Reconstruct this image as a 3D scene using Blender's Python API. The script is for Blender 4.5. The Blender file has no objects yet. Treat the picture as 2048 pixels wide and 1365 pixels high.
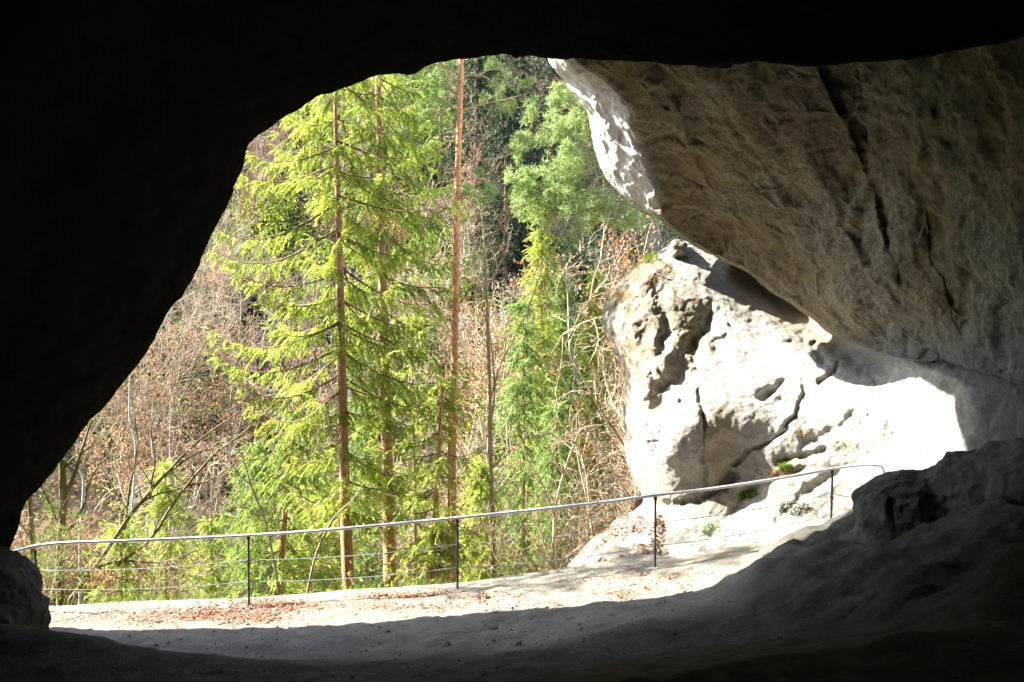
import bpy, math
import numpy as np
from mathutils import Vector
PI = math.pi
sc = bpy.context.scene
COL = sc.collection

# ------------------------------------------------------------------ camera, sky, sun, exposure
F = 1990.0                                            # focal length in photo pixels (2048 wide)
cam = bpy.data.objects.new('camera', bpy.data.cameras.new('camera'))
cam.data.sensor_width = 36.0
cam.data.lens = 36.0 * F / 2048.0
cam.data.clip_start = 0.05
cam.data.clip_end = 2000
cam.location = (0, 0, 0)
cam.rotation_euler = (PI / 2, 0, 0)
COL.objects.link(cam)
sc.camera = cam
SUN = np.array([-0.725, 0.14, 0.675]); SUN /= np.linalg.norm(SUN)
world = bpy.data.worlds.new('World'); sc.world = world
world.use_nodes = True
nt = world.node_tree
sky = nt.nodes.new('ShaderNodeTexSky'); sky.sky_type = 'NISHITA'; sky.sun_disc = False
sky.sun_elevation = math.asin(SUN[2]); sky.sun_rotation = math.atan2(SUN[0], SUN[1])
nt.links.new(sky.outputs[0], nt.nodes['Background'].inputs[0])
nt.nodes['Background'].inputs[1].default_value = 0.15
sl = bpy.data.lights.new('sun', 'SUN'); sl.energy = 5.0; sl.angle = math.radians(0.55); sl.color = (1.0, 0.94, 0.82)
so = bpy.data.objects.new('sun', sl); COL.objects.link(so)
so.rotation_euler = Vector(SUN).to_track_quat('Z', 'Y').to_euler()
sc.view_settings.view_transform = 'Standard'
sc.view_settings.look = 'None'
sc.view_settings.exposure = 2.75
sc.view_settings.gamma = 1.0

def W(px, py, D):
    px, py, D = np.broadcast_arrays(np.asarray(px, float), np.asarray(py, float), np.asarray(D, float))
    return np.stack([(px - 1024) / F * D, D, (682.5 - py) / F * D], -1)

# ------------------------------------------------------------------ noise
def _hash(i, j, k, seed):
    h = (i.astype(np.int64) * 374761393 + j.astype(np.int64) * 668265263 + k.astype(np.int64) * 2147483647 + seed * 1274126177) & 0xffffffff
    h = ((h ^ (h >> 13)) * 1274126177) & 0xffffffff
    h = ((h ^ (h >> 16)) * 2246822519) & 0xffffffff
    return ((h ^ (h >> 15)) & 0xffffff) / float(0xffffff)
def vnoise(P, seed=0):
    P = np.asarray(P, float); fl = np.floor(P); f = P - fl; f = f * f * f * (f * (f * 6 - 15) + 10)
    i, j, k = [fl[..., a].astype(np.int64) for a in range(3)]
    r = 0
    for a in (0, 1):
        wa = f[..., 0] if a else 1 - f[..., 0]
        for b in (0, 1):
            wb = f[..., 1] if b else 1 - f[..., 1]
            for c in (0, 1):
                wc = f[..., 2] if c else 1 - f[..., 2]
                r = r + wa * wb * wc * _hash(i + a, j + b, k + c, seed)
    return r * 2 - 1
def fbm(P, octv=4, seed=0, gain=0.5):
    r = 0; a = 1; s = 0
    for o in range(octv):
        r = r + a * vnoise(np.asarray(P) * (2.03 ** o) + 13.7 * o, seed + o); s += a; a *= gain
    return r / s
def ridged(P, octv=4, seed=0):
    r = 0; a = 1; s = 0
    for o in range(octv):
        r = r + a * (1 - 2 * np.abs(vnoise(np.asarray(P) * (2.1 ** o) + 7.3 * o, seed + o))); s += a; a *= 0.5
    return r / s
def facets(P, cell, seed, slope=0.16, aniso=(1, 1, 1)):
    """planar chips: every cell of a jittered lattice gets its own tilted plane; also returns the crack lines between cells"""
    Q = P * np.array(aniso) / cell; Q = Q + 0.35 * np.stack([fbm(Q * 0.9, 2, seed + 50), fbm(Q * 0.9 + 9, 2, seed + 51), fbm(Q * 0.9 + 19, 2, seed + 52)], -1)
    fl = np.floor(Q).astype(np.int64); f1 = np.full(P.shape[:-1], 9.0); f2 = f1.copy(); h = np.zeros(f1.shape)
    for a in (-1, 0, 1):
        for b in (-1, 0, 1):
            for c in (-1, 0, 1):
                i, j, k = fl[..., 0] + a, fl[..., 1] + b, fl[..., 2] + c
                o = np.stack([i + _hash(i, j, k, seed), j + _hash(i, j, k, seed + 1), k + _hash(i, j, k, seed + 2)], -1); d = Q - o
                r = np.sqrt((d * d).sum(-1)); n_ = np.stack([_hash(i, j, k, seed + 3), _hash(i, j, k, seed + 4), _hash(i, j, k, seed + 5)], -1) * 2 - 1
                hh = (d * n_).sum(-1) * slope + (_hash(i, j, k, seed + 6) - 0.5) * slope * 0.8
                m = r < f1; f2 = np.where(m, f1, np.minimum(f2, r)); h = np.where(m, hh, h); f1 = np.where(m, r, f1)
    return (h * sstep(0.0, 0.22, f2 - f1) - 0.02) * cell, f2 - f1
def sstep(a, b, x):
    t = np.clip((np.asarray(x, float) - a) / (b - a), 0, 1); return t * t * (3 - 2 * t)

# ------------------------------------------------------------------ mesh helpers
def tag(o, label=None, cat=None, group=None, kind=None):
    if label: o['label'] = label
    if cat: o['category'] = cat
    if group: o['group'] = group
    if kind: o['kind'] = kind
    return o
def empty(name, loc=(0, 0, 0)):
    o = bpy.data.objects.new(name, None); o.empty_display_size = 0.2; o.location = [float(v) for v in loc]; COL.objects.link(o); return o
def mesh_obj(name, V, faces, mat, parent=None, smooth=True, attrs=None, matidx=None):
    """V (n,3) world coordinates; faces: list of int arrays (m,k)."""
    V = np.asarray(V, float).reshape(-1, 3)
    if not isinstance(faces, (list, tuple)): faces = [faces]
    faces = [np.asarray(f, np.int32) for f in faces if len(f)]
    me = bpy.data.meshes.new(name)
    nl = sum(f.size for f in faces); npoly = sum(len(f) for f in faces)
    me.vertices.add(len(V)); me.loops.add(nl); me.polygons.add(npoly)
    off = np.zeros(3)
    if parent is not None: off = np.array(parent.location)
    me.vertices.foreach_set('co', (V - off).astype(np.float32).ravel())
    me.loops.foreach_set('vertex_index', np.concatenate([f.ravel() for f in faces]))
    tot = np.concatenate([np.full(len(f), f.shape[1], np.int32) for f in faces])
    st = np.concatenate([[0], np.cumsum(tot)[:-1]]).astype(np.int32)
    me.polygons.foreach_set('loop_start', st)
    me.polygons.foreach_set('loop_total', tot)
    me.polygons.foreach_set('use_smooth', np.full(npoly, smooth))
    for an, av in (attrs or {}).items():
        a = me.attributes.new(an, 'FLOAT', 'POINT'); a.data.foreach_set('value', np.asarray(av, np.float32).ravel())
    me.update(calc_edges=True)
    for m in (mat if isinstance(mat, (list, tuple)) else [mat]): me.materials.append(m)
    o = bpy.data.objects.new(name, me); COL.objects.link(o)
    if parent is not None: o.parent = parent
    return o
def grid_faces(nr, nc):
    i = np.arange(nr - 1)[:, None] * nc + np.arange(nc - 1)[None]
    return np.stack([i, i + 1, i + nc + 1, i + nc], -1).reshape(-1, 4)
def catmull(A, n, axis=0):
    """resample array A along axis to n samples with Catmull-Rom"""
    A = np.moveaxis(np.asarray(A, float), axis, 0); m = len(A)
    t = np.linspace(0, m - 1 - 1e-9, n); i = np.floor(t).astype(int); f = (t - i).reshape((-1,) + (1,) * (A.ndim - 1))
    p = lambda k: A[np.clip(i + k, 0, m - 1)]
    p0, p1, p2, p3 = p(-1), p(0), p(1), p(2)
    r = 0.5 * ((2 * p1) + (-p0 + p2) * f + (2 * p0 - 5 * p1 + 4 * p2 - p3) * f * f + (-p0 + 3 * p1 - 3 * p2 + p3) * f ** 3)
    return np.moveaxis(r, 0, axis)
def grid_normals(G):
    du = np.gradient(G, axis=0); dv = np.gradient(G, axis=1)
    n = np.cross(du, dv); n /= np.linalg.norm(n, axis=-1, keepdims=True) + 1e-9
    return n
def perp(T):
    up = np.where(np.abs(T[..., 2:3]) < 0.9, np.array([0, 0, 1.0]), np.array([1.0, 0, 0]))
    a = np.cross(T, up); a /= np.linalg.norm(a, axis=-1, keepdims=True) + 1e-9
    return a, np.cross(T, a)
def tubes(P, R, sides=3, rough=0.0, seed=0):
    """P (N,K,3) R (N,K) -> verts, quads"""
    N, K, _ = P.shape
    T = np.gradient(P, axis=1); T /= np.linalg.norm(T, axis=-1, keepdims=True) + 1e-9
    Tm = P[:, -1] - P[:, 0]; Tm /= np.linalg.norm(Tm, axis=-1, keepdims=True) + 1e-9
    a, b = perp(Tm); a = np.repeat(a[:, None], K, 1)
    a = a - T * np.sum(a * T, -1, keepdims=True); a /= np.linalg.norm(a, axis=-1, keepdims=True) + 1e-9
    b = np.cross(T, a)
    th = np.arange(sides) * 2 * PI / sides
    V = P[:, :, None] + R[:, :, None, None] * (a[:, :, None] * np.cos(th)[None, None, :, None] + b[:, :, None] * np.sin(th)[None, None, :, None])
    if rough:
        d = V - P[:, :, None]; V = P[:, :, None] + d * (1 + rough * fbm(V * np.array([6, 6, 2.5]), 3, seed))[..., None]
    base = (np.arange(N) * K * sides)[:, None, None]; k = np.arange(K - 1)[None, :, None] * sides; s = np.arange(sides)[None, None]
    s2 = (s + 1) % sides
    Q = np.stack([base + k + s, base + k + s2, base + k + sides + s2, base + k + sides + s], -1).reshape(-1, 4)
    return V.reshape(-1, 3), Q
class Bag:
    def __init__(s): s.V = []; s.F = {}; s.n = 0; s.A = []
    def add(s, V, Q, a=None):
        V = np.asarray(V).reshape(-1, 3)
        if not len(V): return
        s.V.append(V); s.F.setdefault(Q.shape[1], []).append(np.asarray(Q) + s.n); s.n += len(V)
        s.A.append(np.zeros(len(V)) if a is None else np.broadcast_to(np.asarray(a, float), (len(V),)))
    def obj(s, name, mat, parent=None, smooth=True):
        return mesh_obj(name, np.concatenate(s.V), [np.concatenate(f) for f in s.F.values()], mat, parent, smooth, {'tint': np.concatenate(s.A)})
def px_path(pts, D):
    """pts list of (px,py,width_px[,D]) -> world points, radii"""
    q = [(p[0], p[1], p[2], p[3] if len(p) > 3 else D) for p in pts]
    q = np.array(q, float)
    return W(q[:, 0], q[:, 1], q[:, 3]), q[:, 2] / 2 / F * q[:, 3]
def children(rng, P, R, m, L, ang=(0.5, 1.1), up=0.0, curl=0.25, smin=0.2, smax=1.0, K=5, rf=0.55, tip=0.3, rmin=0.002, shrink=0.5):
    N, K0, _ = P.shape
    s = rng.uniform(smin, smax, (N, m)) * (K0 - 1) * 0.999
    i = np.floor(s).astype(int); f = (s - i)[..., None]
    n = np.arange(N)[:, None]
    p = P[n, i] * (1 - f) + P[n, i + 1] * f
    r = R[n, i] * (1 - f[..., 0]) + R[n, i + 1] * f[..., 0]
    T = P[n, i + 1] - P[n, i]; T /= np.linalg.norm(T, axis=-1, keepdims=True) + 1e-9
    a, b = perp(T); th = rng.uniform(0, 2 * PI, (N, m, 1)); pr = a * np.cos(th) + b * np.sin(th)
    an = rng.uniform(*ang, (N, m, 1))
    d = np.cos(an) * T + np.sin(an) * pr + np.array([0, 0, up]); d /= np.linalg.norm(d, axis=-1, keepdims=True)
    d = d.reshape(-1, 3); p = p.reshape(-1, 3); r = r.reshape(-1)
    ln = rng.uniform(L[0], L[1], len(p)) * (1 - shrink * (s.reshape(-1) / (K0 - 1)))
    out = [p]; cur = p; dd = d
    c = rng.normal(0, curl, (len(p), 3))
    for k in range(K - 1):
        dd = dd + c * 0.5 + rng.normal(0, curl * 0.6, dd.shape) + np.array([0, 0, up * 0.15]); dd /= np.linalg.norm(dd, axis=-1, keepdims=True)
        cur = cur + dd * (ln / (K - 1))[:, None]; out.append(cur)
    CP = np.stack(out, 1)
    CR = np.maximum(np.maximum(r * rf, rmin)[:, None] * np.linspace(1, tip, K)[None], rmin * 0.6)
    return CP, CR
def pts_on(rng, P, n, smin=0.3):
    N, K, _ = P.shape
    s = rng.uniform(smin, 1, (N, n)) * (K - 1) * 0.999; i = np.floor(s).astype(int); f = (s - i)[..., None]; k = np.arange(N)[:, None]
    return (P[k, i] * (1 - f) + P[k, i + 1] * f).reshape(-1, 3)
def leaf_quads(rng, p, size, aspect=0.55, hang=0.5, flat=0.0):
    """each leaf: two folded triangles-ish (a bent diamond)"""
    n = len(p)
    ax = rng.normal(0, 1, (n, 3)); ax[:, 2] = ax[:, 2] * (1 - flat) - hang * 1.2; ax /= np.linalg.norm(ax, axis=-1, keepdims=True)
    sd = np.cross(ax, rng.normal(0, 1, (n, 3)) * np.array([1, 1, 1]) + np.array([0, 0, flat * 6])); sd /= np.linalg.norm(sd, axis=-1, keepdims=True) + 1e-9
    nn = np.cross(ax, sd)
    s = size * rng.uniform(0.6, 1.3, (n, 1)); w = s * aspect * 0.5; bd = s * rng.uniform(0.05, 0.3, (n, 1))
    V = np.stack([p, p + ax * s * .5 + sd * w + nn * bd, p + ax * s + nn * bd * 0.3, p + ax * s * .5 - sd * w + nn * bd], 1)
    q = np.arange(n)[:, None] * 4
    Q = np.concatenate([q + np.array([[0, 1, 2]]), q + np.array([[0, 2, 3]])])
    return V.reshape(-1, 3), Q, np.repeat(rng.uniform(0, 1, n), 4)

# ------------------------------------------------------------------ materials
def new_mat(name):
    m = bpy.data.materials.new(name); m.use_nodes = True
    n = m.node_tree; n.nodes.clear(); out = n.nodes.new('ShaderNodeOutputMaterial')
    return m, n, out
def N(n, t, **kw):
    x = n.nodes.new(t)
    for k, v in kw.items():
        if k.startswith('i_'): x.inputs[k[2:].replace('_', ' ')].default_value = v
        else: setattr(x, k, v)
    return x
def ramp(n, fac, stops, interp='LINEAR'):
    r = n.nodes.new('ShaderNodeValToRGB'); e = r.color_ramp; e.interpolation = interp
    while len(e.elements) < len(stops): e.elements.new(0.5)
    for el, (p, c) in zip(e.elements, stops):
        el.position = p; el.color = (c, c, c, 1) if not hasattr(c, '__len__') else (*c, 1)
    n.links.new(fac, r.inputs[0]); return r.outputs[0]
def noise(n, scale, detail=6, rough=0.6, vec=None, dist=0.0, stretch=None):
    t = N(n, 'ShaderNodeTexNoise'); t.inputs['Scale'].default_value = scale; t.inputs['Detail'].default_value = detail
    t.inputs['Roughness'].default_value = rough; t.inputs['Distortion'].default_value = dist
    g = vec or n.nodes.new('ShaderNodeTexCoord').outputs['Object']
    if stretch:
        mp = N(n, 'ShaderNodeMapping'); mp.inputs['Scale'].default_value = stretch; n.links.new(g, mp.inputs[0]); g = mp.outputs[0]
    n.links.new(g, t.inputs['Vector']); return t.outputs[0]
def mix(n, fac, a, b, mode='MIX'):
    x = n.nodes.new('ShaderNodeMix'); x.data_type = 'RGBA'; x.blend_type = mode
    for s, v in ((0, fac), (6, a), (7, b)):
        if hasattr(v, 'is_output') or isinstance(v, bpy.types.NodeSocket): n.links.new(v, x.inputs[s])
        elif s == 0: x.inputs[0].default_value = v
        else: x.inputs[s].default_value = (*v, 1)
    return x.outputs[2]
def math_(n, op, a, b=0.5):
    x = n.nodes.new('ShaderNodeMath'); x.operation = op
    for k, v in ((0, a), (1, b)):
        if isinstance(v, bpy.types.NodeSocket): n.links.new(v, x.inputs[k])
        else: x.inputs[k].default_value = v
    return x.outputs[0]
def attr(n, name):
    a = n.nodes.new('ShaderNodeAttribute'); a.attribute_name = name; return a.outputs['Fac']
def bump(n, h, strength, dist, nrm=None):
    b = N(n, 'ShaderNodeBump'); b.inputs['Strength'].default_value = strength; b.inputs['Distance'].default_value = dist
    n.links.new(h, b.inputs['Height'])
    if nrm: n.links.new(nrm, b.inputs['Normal'])
    return b.outputs[0]
def surf(n, out, col, rough=0.9, nrm=None, spec=0.25, metal=0.0):
    p = N(n, 'ShaderNodeBsdfPrincipled')
    if isinstance(col, bpy.types.NodeSocket): n.links.new(col, p.inputs['Base Color'])
    else: p.inputs['Base Color'].default_value = (*col, 1)
    p.inputs['Roughness'].default_value = rough; p.inputs['Specular IOR Level'].default_value = spec; p.inputs['Metallic'].default_value = metal
    if nrm: n.links.new(nrm, p.inputs['Normal'])
    n.links.new(p.outputs[0], out.inputs[0]); return p

def rock_mat(name, base, light, stain_shade, dark, streak=(1, 1, 1), bumpd=0.05, stain_amt=0.5, speck=0.5, mosscol=(0.07, 0.08, 0.03), spec=0.15, dist=0.3, bs=0.55, grainy=0.0):
    m, n, out = new_mat(name)
    big = noise(n, 0.9, 5, 0.6, dist=0.4, stretch=streak)
    mid = noise(n, 4.5, 8, 0.72, dist=dist, stretch=streak)
    fine = noise(n, 26, 6, 0.8)
    c = mix(n, ramp(n, mid, [(0.35, 0), (0.62, 1)]), base, light)
    c = mix(n, math_(n, 'MULTIPLY', ramp(n, big, [(0.45, 0), (0.62, 1)]), stain_amt), c, stain_shade)
    if grainy:
        gm = ramp(n, noise(n, 16, 8, 0.82), [(0.40, 0), (0.60, 1)]); c = mix(n, math_(n, 'MULTIPLY', gm, grainy), c, dark)
        gl = ramp(n, noise(n, 21, 7, 0.8, stretch=(1.1, 1, 0.9)), [(0.52, 0), (0.66, 1)]); c = mix(n, math_(n, 'MULTIPLY', gl, grainy), c, light)
    sa = math_(n, 'MULTIPLY', attr(n, 'stain_shade'), ramp(n, noise(n, 6, 6, 0.7, dist=0.6), [(0.30, 0.25), (0.6, 1)]))
    c = mix(n, sa, c, stain_shade)
    ma = math_(n, 'MULTIPLY', attr(n, 'moss'), ramp(n, noise(n, 7, 6, 0.7), [(0.38, 0), (0.58, 1)]))
    c = mix(n, ma, c, mosscol)
    c = mix(n, math_(n, 'MULTIPLY', ramp(n, noise(n, 11, 7, 0.75, dist=0.8), [(0.56, 0), (0.68, 1)]), speck), c, dark)
    c = mix(n, math_(n, 'MULTIPLY', attr(n, 'crack'), 0.85), c, dark)
    c = mix(n, attr(n, 'grey'), c, mix(n, ramp(n, mid, [(0.35, 0), (0.62, 1)]), (0.075, 0.08, 0.08), (0.15, 0.158, 0.158)))  # grey: cave-side shade mixed into the rock colour
    c = mix(n, math_(n, 'MULTIPLY', attr(n, 'pale'), ramp(n, mid, [(0.36, 0.55), (0.50, 1)])), c, (0.62, 0.61, 0.60))  # pale: sunlight on the slab's end face mixed into the colour
    vor = N(n, 'ShaderNodeTexVoronoi'); vor.inputs['Scale'].default_value = 9; 
    n.links.new(n.nodes.new('ShaderNodeTexCoord').outputs['Object'], vor.inputs['Vector'])
    h = math_(n, 'ADD', math_(n, 'MULTIPLY', mid, 1.0), math_(n, 'MULTIPLY', fine, 0.35))
    h = math_(n, 'ADD', h, math_(n, 'MULTIPLY', vor.outputs[0], 0.25))
    grain = noise(n, 70, 4, 0.8)
    c = mix(n, math_(n, 'MULTIPLY', ramp(n, grain, [(0.42, 0), (0.60, 1)]), 0.35), c, mix(n, 0.6, c, dark))
    h = math_(n, 'ADD', h, math_(n, 'MULTIPLY', grain, 0.18))
    surf(n, out, c, 0.95, bump(n, h, bs, bumpd), spec)
    return m
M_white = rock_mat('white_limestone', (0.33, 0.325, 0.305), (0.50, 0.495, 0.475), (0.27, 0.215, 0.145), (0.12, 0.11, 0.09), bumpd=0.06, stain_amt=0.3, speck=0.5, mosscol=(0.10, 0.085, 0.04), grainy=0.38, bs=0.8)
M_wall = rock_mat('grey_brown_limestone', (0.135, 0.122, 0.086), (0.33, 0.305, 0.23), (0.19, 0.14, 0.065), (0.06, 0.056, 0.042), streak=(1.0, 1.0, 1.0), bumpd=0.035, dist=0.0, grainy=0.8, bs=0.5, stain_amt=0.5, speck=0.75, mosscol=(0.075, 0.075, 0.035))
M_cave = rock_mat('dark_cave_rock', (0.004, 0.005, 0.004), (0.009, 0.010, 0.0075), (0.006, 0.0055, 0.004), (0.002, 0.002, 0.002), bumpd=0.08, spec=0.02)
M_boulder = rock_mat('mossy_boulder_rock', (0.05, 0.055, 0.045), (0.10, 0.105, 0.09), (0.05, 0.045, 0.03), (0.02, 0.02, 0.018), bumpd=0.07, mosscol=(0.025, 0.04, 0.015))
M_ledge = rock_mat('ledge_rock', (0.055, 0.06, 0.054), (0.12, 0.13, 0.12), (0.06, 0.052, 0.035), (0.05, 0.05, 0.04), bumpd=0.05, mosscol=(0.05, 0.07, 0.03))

def ground_mat():
    m, n, out = new_mat('ground_soil')
    mid = noise(n, 3.5, 7, 0.65, dist=0.3); fine = noise(n, 30, 6, 0.75)
    gravel = ramp(n, noise(n, 55, 3, 0.6), [(0.40, 0), (0.62, 1)])
    path = mix(n, ramp(n, mid, [(0.35, 0), (0.65, 1)]), (0.235, 0.215, 0.182), (0.38, 0.355, 0.31))
    path = mix(n, math_(n, 'MULTIPLY', gravel, 0.35), path, (0.17, 0.155, 0.13))
    inner = mix(n, ramp(n, mid, [(0.35, 0), (0.65, 1)]), (0.050, 0.051, 0.042), (0.15, 0.152, 0.135))  # darker floor soil, with the cave's shade put into its colour
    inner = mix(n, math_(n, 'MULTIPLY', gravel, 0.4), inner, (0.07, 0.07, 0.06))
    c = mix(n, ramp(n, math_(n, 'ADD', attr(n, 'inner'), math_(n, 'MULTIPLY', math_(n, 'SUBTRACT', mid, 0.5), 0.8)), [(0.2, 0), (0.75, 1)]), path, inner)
    litter = mix(n, ramp(n, noise(n, 12, 5, 0.7), [(0.4, 0), (0.6, 1)]), (0.10, 0.065, 0.035), (0.28, 0.14, 0.07))
    lf = math_(n, 'MULTIPLY', attr(n, 'litter'), ramp(n, noise(n, 14, 5, 0.75), [(0.42, 0), (0.55, 1)]))
    c = mix(n, lf, c, litter)
    h = math_(n, 'ADD', math_(n, 'MULTIPLY', mid, 1.2), math_(n, 'MULTIPLY', fine, 0.5))
    h = math_(n, 'ADD', h, math_(n, 'MULTIPLY', gravel, 0.15))
    surf(n, out, c, 0.95, bump(n, h, 1.0, 0.10), 0.15)
    return m
M_ground = ground_mat()
def hill_mat():
    m, n, out = new_mat('forest_floor')
    big = noise(n, 0.22, 5, 0.6, dist=0.5); mid = noise(n, 2.2, 7, 0.75)
    c = mix(n, ramp(n, mid, [(0.36, 0), (0.64, 1)]), (0.012, 0.012, 0.008), (0.065, 0.05, 0.03))
    c = mix(n, ramp(n, big, [(0.48, 0), (0.58, 0.8)]), c, (0.035, 0.05, 0.015))
    c = mix(n, ramp(n, noise(n, 5, 5, 0.7), [(0.54, 0), (0.62, 0.8)]), c, (0.26, 0.14, 0.075))
    c = mix(n, math_(n, 'MULTIPLY', attr(n, 'litter'), ramp(n, mid, [(0.3, 0.3), (0.6, 1)])), c, (0.34, 0.18, 0.085))
    surf(n, out, c, 0.95, bump(n, mid, 1.0, 0.5), 0.1)
    return m
M_hill = hill_mat()
def bark_mat(name, a, b, streak=(8, 8, 1.5), sc_=5, moss=None, bd=0.02, pos=(0.38, 0.6)):
    m, n, out = new_mat(name)
    t = noise(n, sc_, 6, 0.7, stretch=streak)
    c = mix(n, ramp(n, t, [(pos[0], 0), (pos[1], 1)]), a, b)
    if moss: c = mix(n, ramp(n, noise(n, 2.5, 4, 0.6), [(0.45, 0), (0.56, 1)]), c, moss)
    surf(n, out, c, 0.9, bump(n, t, 0.9, bd), 0.15)
    return m
M_bark_spruce = bark_mat('spruce_bark', (0.24, 0.135, 0.08), (0.58, 0.37, 0.23))
M_bark_pine = bark_mat('pine_bark', (0.34, 0.16, 0.085), (0.72, 0.42, 0.26), streak=(5, 5, 3))
M_bark_grey = bark_mat('grey_bark', (0.22, 0.18, 0.12), (0.46, 0.40, 0.29))
M_bark_moss = bark_mat('mossy_bark', (0.15, 0.12, 0.07), (0.32, 0.27, 0.17), moss=(0.13, 0.14, 0.035))
M_bark_pale = bark_mat('pale_bark', (0.33, 0.31, 0.29), (0.55, 0.53, 0.52), streak=(2, 2, 9))
M_twig = bark_mat('bare_twigs', (0.19, 0.145, 0.09), (0.50, 0.43, 0.31), sc_=3)
M_twig_red = bark_mat('reddish_twigs', (0.20, 0.10, 0.08), (0.36, 0.21, 0.17), sc_=3)
M_deadwood = bark_mat('dead_spruce_twigs', (0.10, 0.065, 0.04), (0.30, 0.21, 0.12), sc_=3)
def leaf_mat(name, c0, c1, c2, trans=0.4, tcol=None, rough=0.6):
    m, n, out = new_mat(name)
    t = attr(n, 'tint'); c = ramp(n, t, [(0.0, c0), (0.5, c1), (1.0, c2)])
    c = mix(n, ramp(n, noise(n, 1.1, 3, 0.6), [(0.35, 0.0), (0.65, 0.55)]), c, tuple(v * 0.62 for v in c1))
    d = N(n, 'ShaderNodeBsdfPrincipled'); n.links.new(c, d.inputs['Base Color']); d.inputs['Roughness'].default_value = rough
    d.inputs['Specular IOR Level'].default_value = 0.25
    tr = N(n, 'ShaderNodeBsdfTranslucent')
    if tcol: n.links.new(mix(n, 0.6, c, tcol), tr.inputs[0])
    else: n.links.new(c, tr.inputs[0])
    mx = N(n, 'ShaderNodeMixShader'); mx.inputs[0].default_value = trans
    n.links.new(d.outputs[0], mx.inputs[1]); n.links.new(tr.outputs[0], mx.inputs[2]); n.links.new(mx.outputs[0], out.inputs[0])
    return m
M_needle = leaf_mat('spruce_needles', (0.09, 0.145, 0.024), (0.26, 0.34, 0.05), (0.46, 0.53, 0.12), 0.45, (0.42, 0.46, 0.07))
M_needle_2 = leaf_mat('spruce_needles_deeper', (0.06, 0.11, 0.02), (0.19, 0.28, 0.045), (0.37, 0.46, 0.10), 0.4, (0.30, 0.38, 0.06))  # deeper green for variety, with the second spruce's shade in the colour
M_needle_b = leaf_mat('blue_green_needles', (0.10, 0.17, 0.035), (0.17, 0.27, 0.06), (0.27, 0.37, 0.11), 0.4, (0.22, 0.32, 0.06))
M_needle_p = leaf_mat('pine_needles', (0.20, 0.30, 0.11), (0.34, 0.45, 0.18), (0.50, 0.60, 0.30), 0.4, (0.26, 0.36, 0.08))
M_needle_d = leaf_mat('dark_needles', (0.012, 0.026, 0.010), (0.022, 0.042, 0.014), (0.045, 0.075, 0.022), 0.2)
M_russet = leaf_mat('russet_leaves', (0.20, 0.095, 0.05), (0.36, 0.18, 0.10), (0.52, 0.32, 0.20), 0.35, (0.48, 0.22, 0.10))
M_fallen = leaf_mat('fallen_brown_leaves', (0.14, 0.06, 0.035), (0.27, 0.125, 0.07), (0.42, 0.235, 0.155), 0.1)
M_green = leaf_mat('fresh_leaves', (0.09, 0.17, 0.02), (0.15, 0.25, 0.03), (0.24, 0.34, 0.05), 0.45)
M_dry = leaf_mat('dry_grass_blades', (0.30, 0.19, 0.07), (0.42, 0.28, 0.11), (0.55, 0.40, 0.20), 0.3)
def metal_mat(name, col, rough, metal):
    m, n, out = new_mat(name)
    t = noise(n, 20, 4, 0.6)
    c = mix(n, ramp(n, t, [(0.35, 0), (0.7, 1)]), col, tuple(v * 0.7 for v in col))
    surf(n, out, c, rough, bump(n, t, 0.2, 0.003), 0.4, metal); return m
M_rail = metal_mat('galvanised_steel', (0.52, 0.53, 0.56), 0.45, 0.7)
M_post = metal_mat('dark_steel', (0.07, 0.075, 0.08), 0.5, 0.6)
M_cable = metal_mat('wire_steel', (0.30, 0.31, 0.32), 0.45, 0.7)

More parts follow.
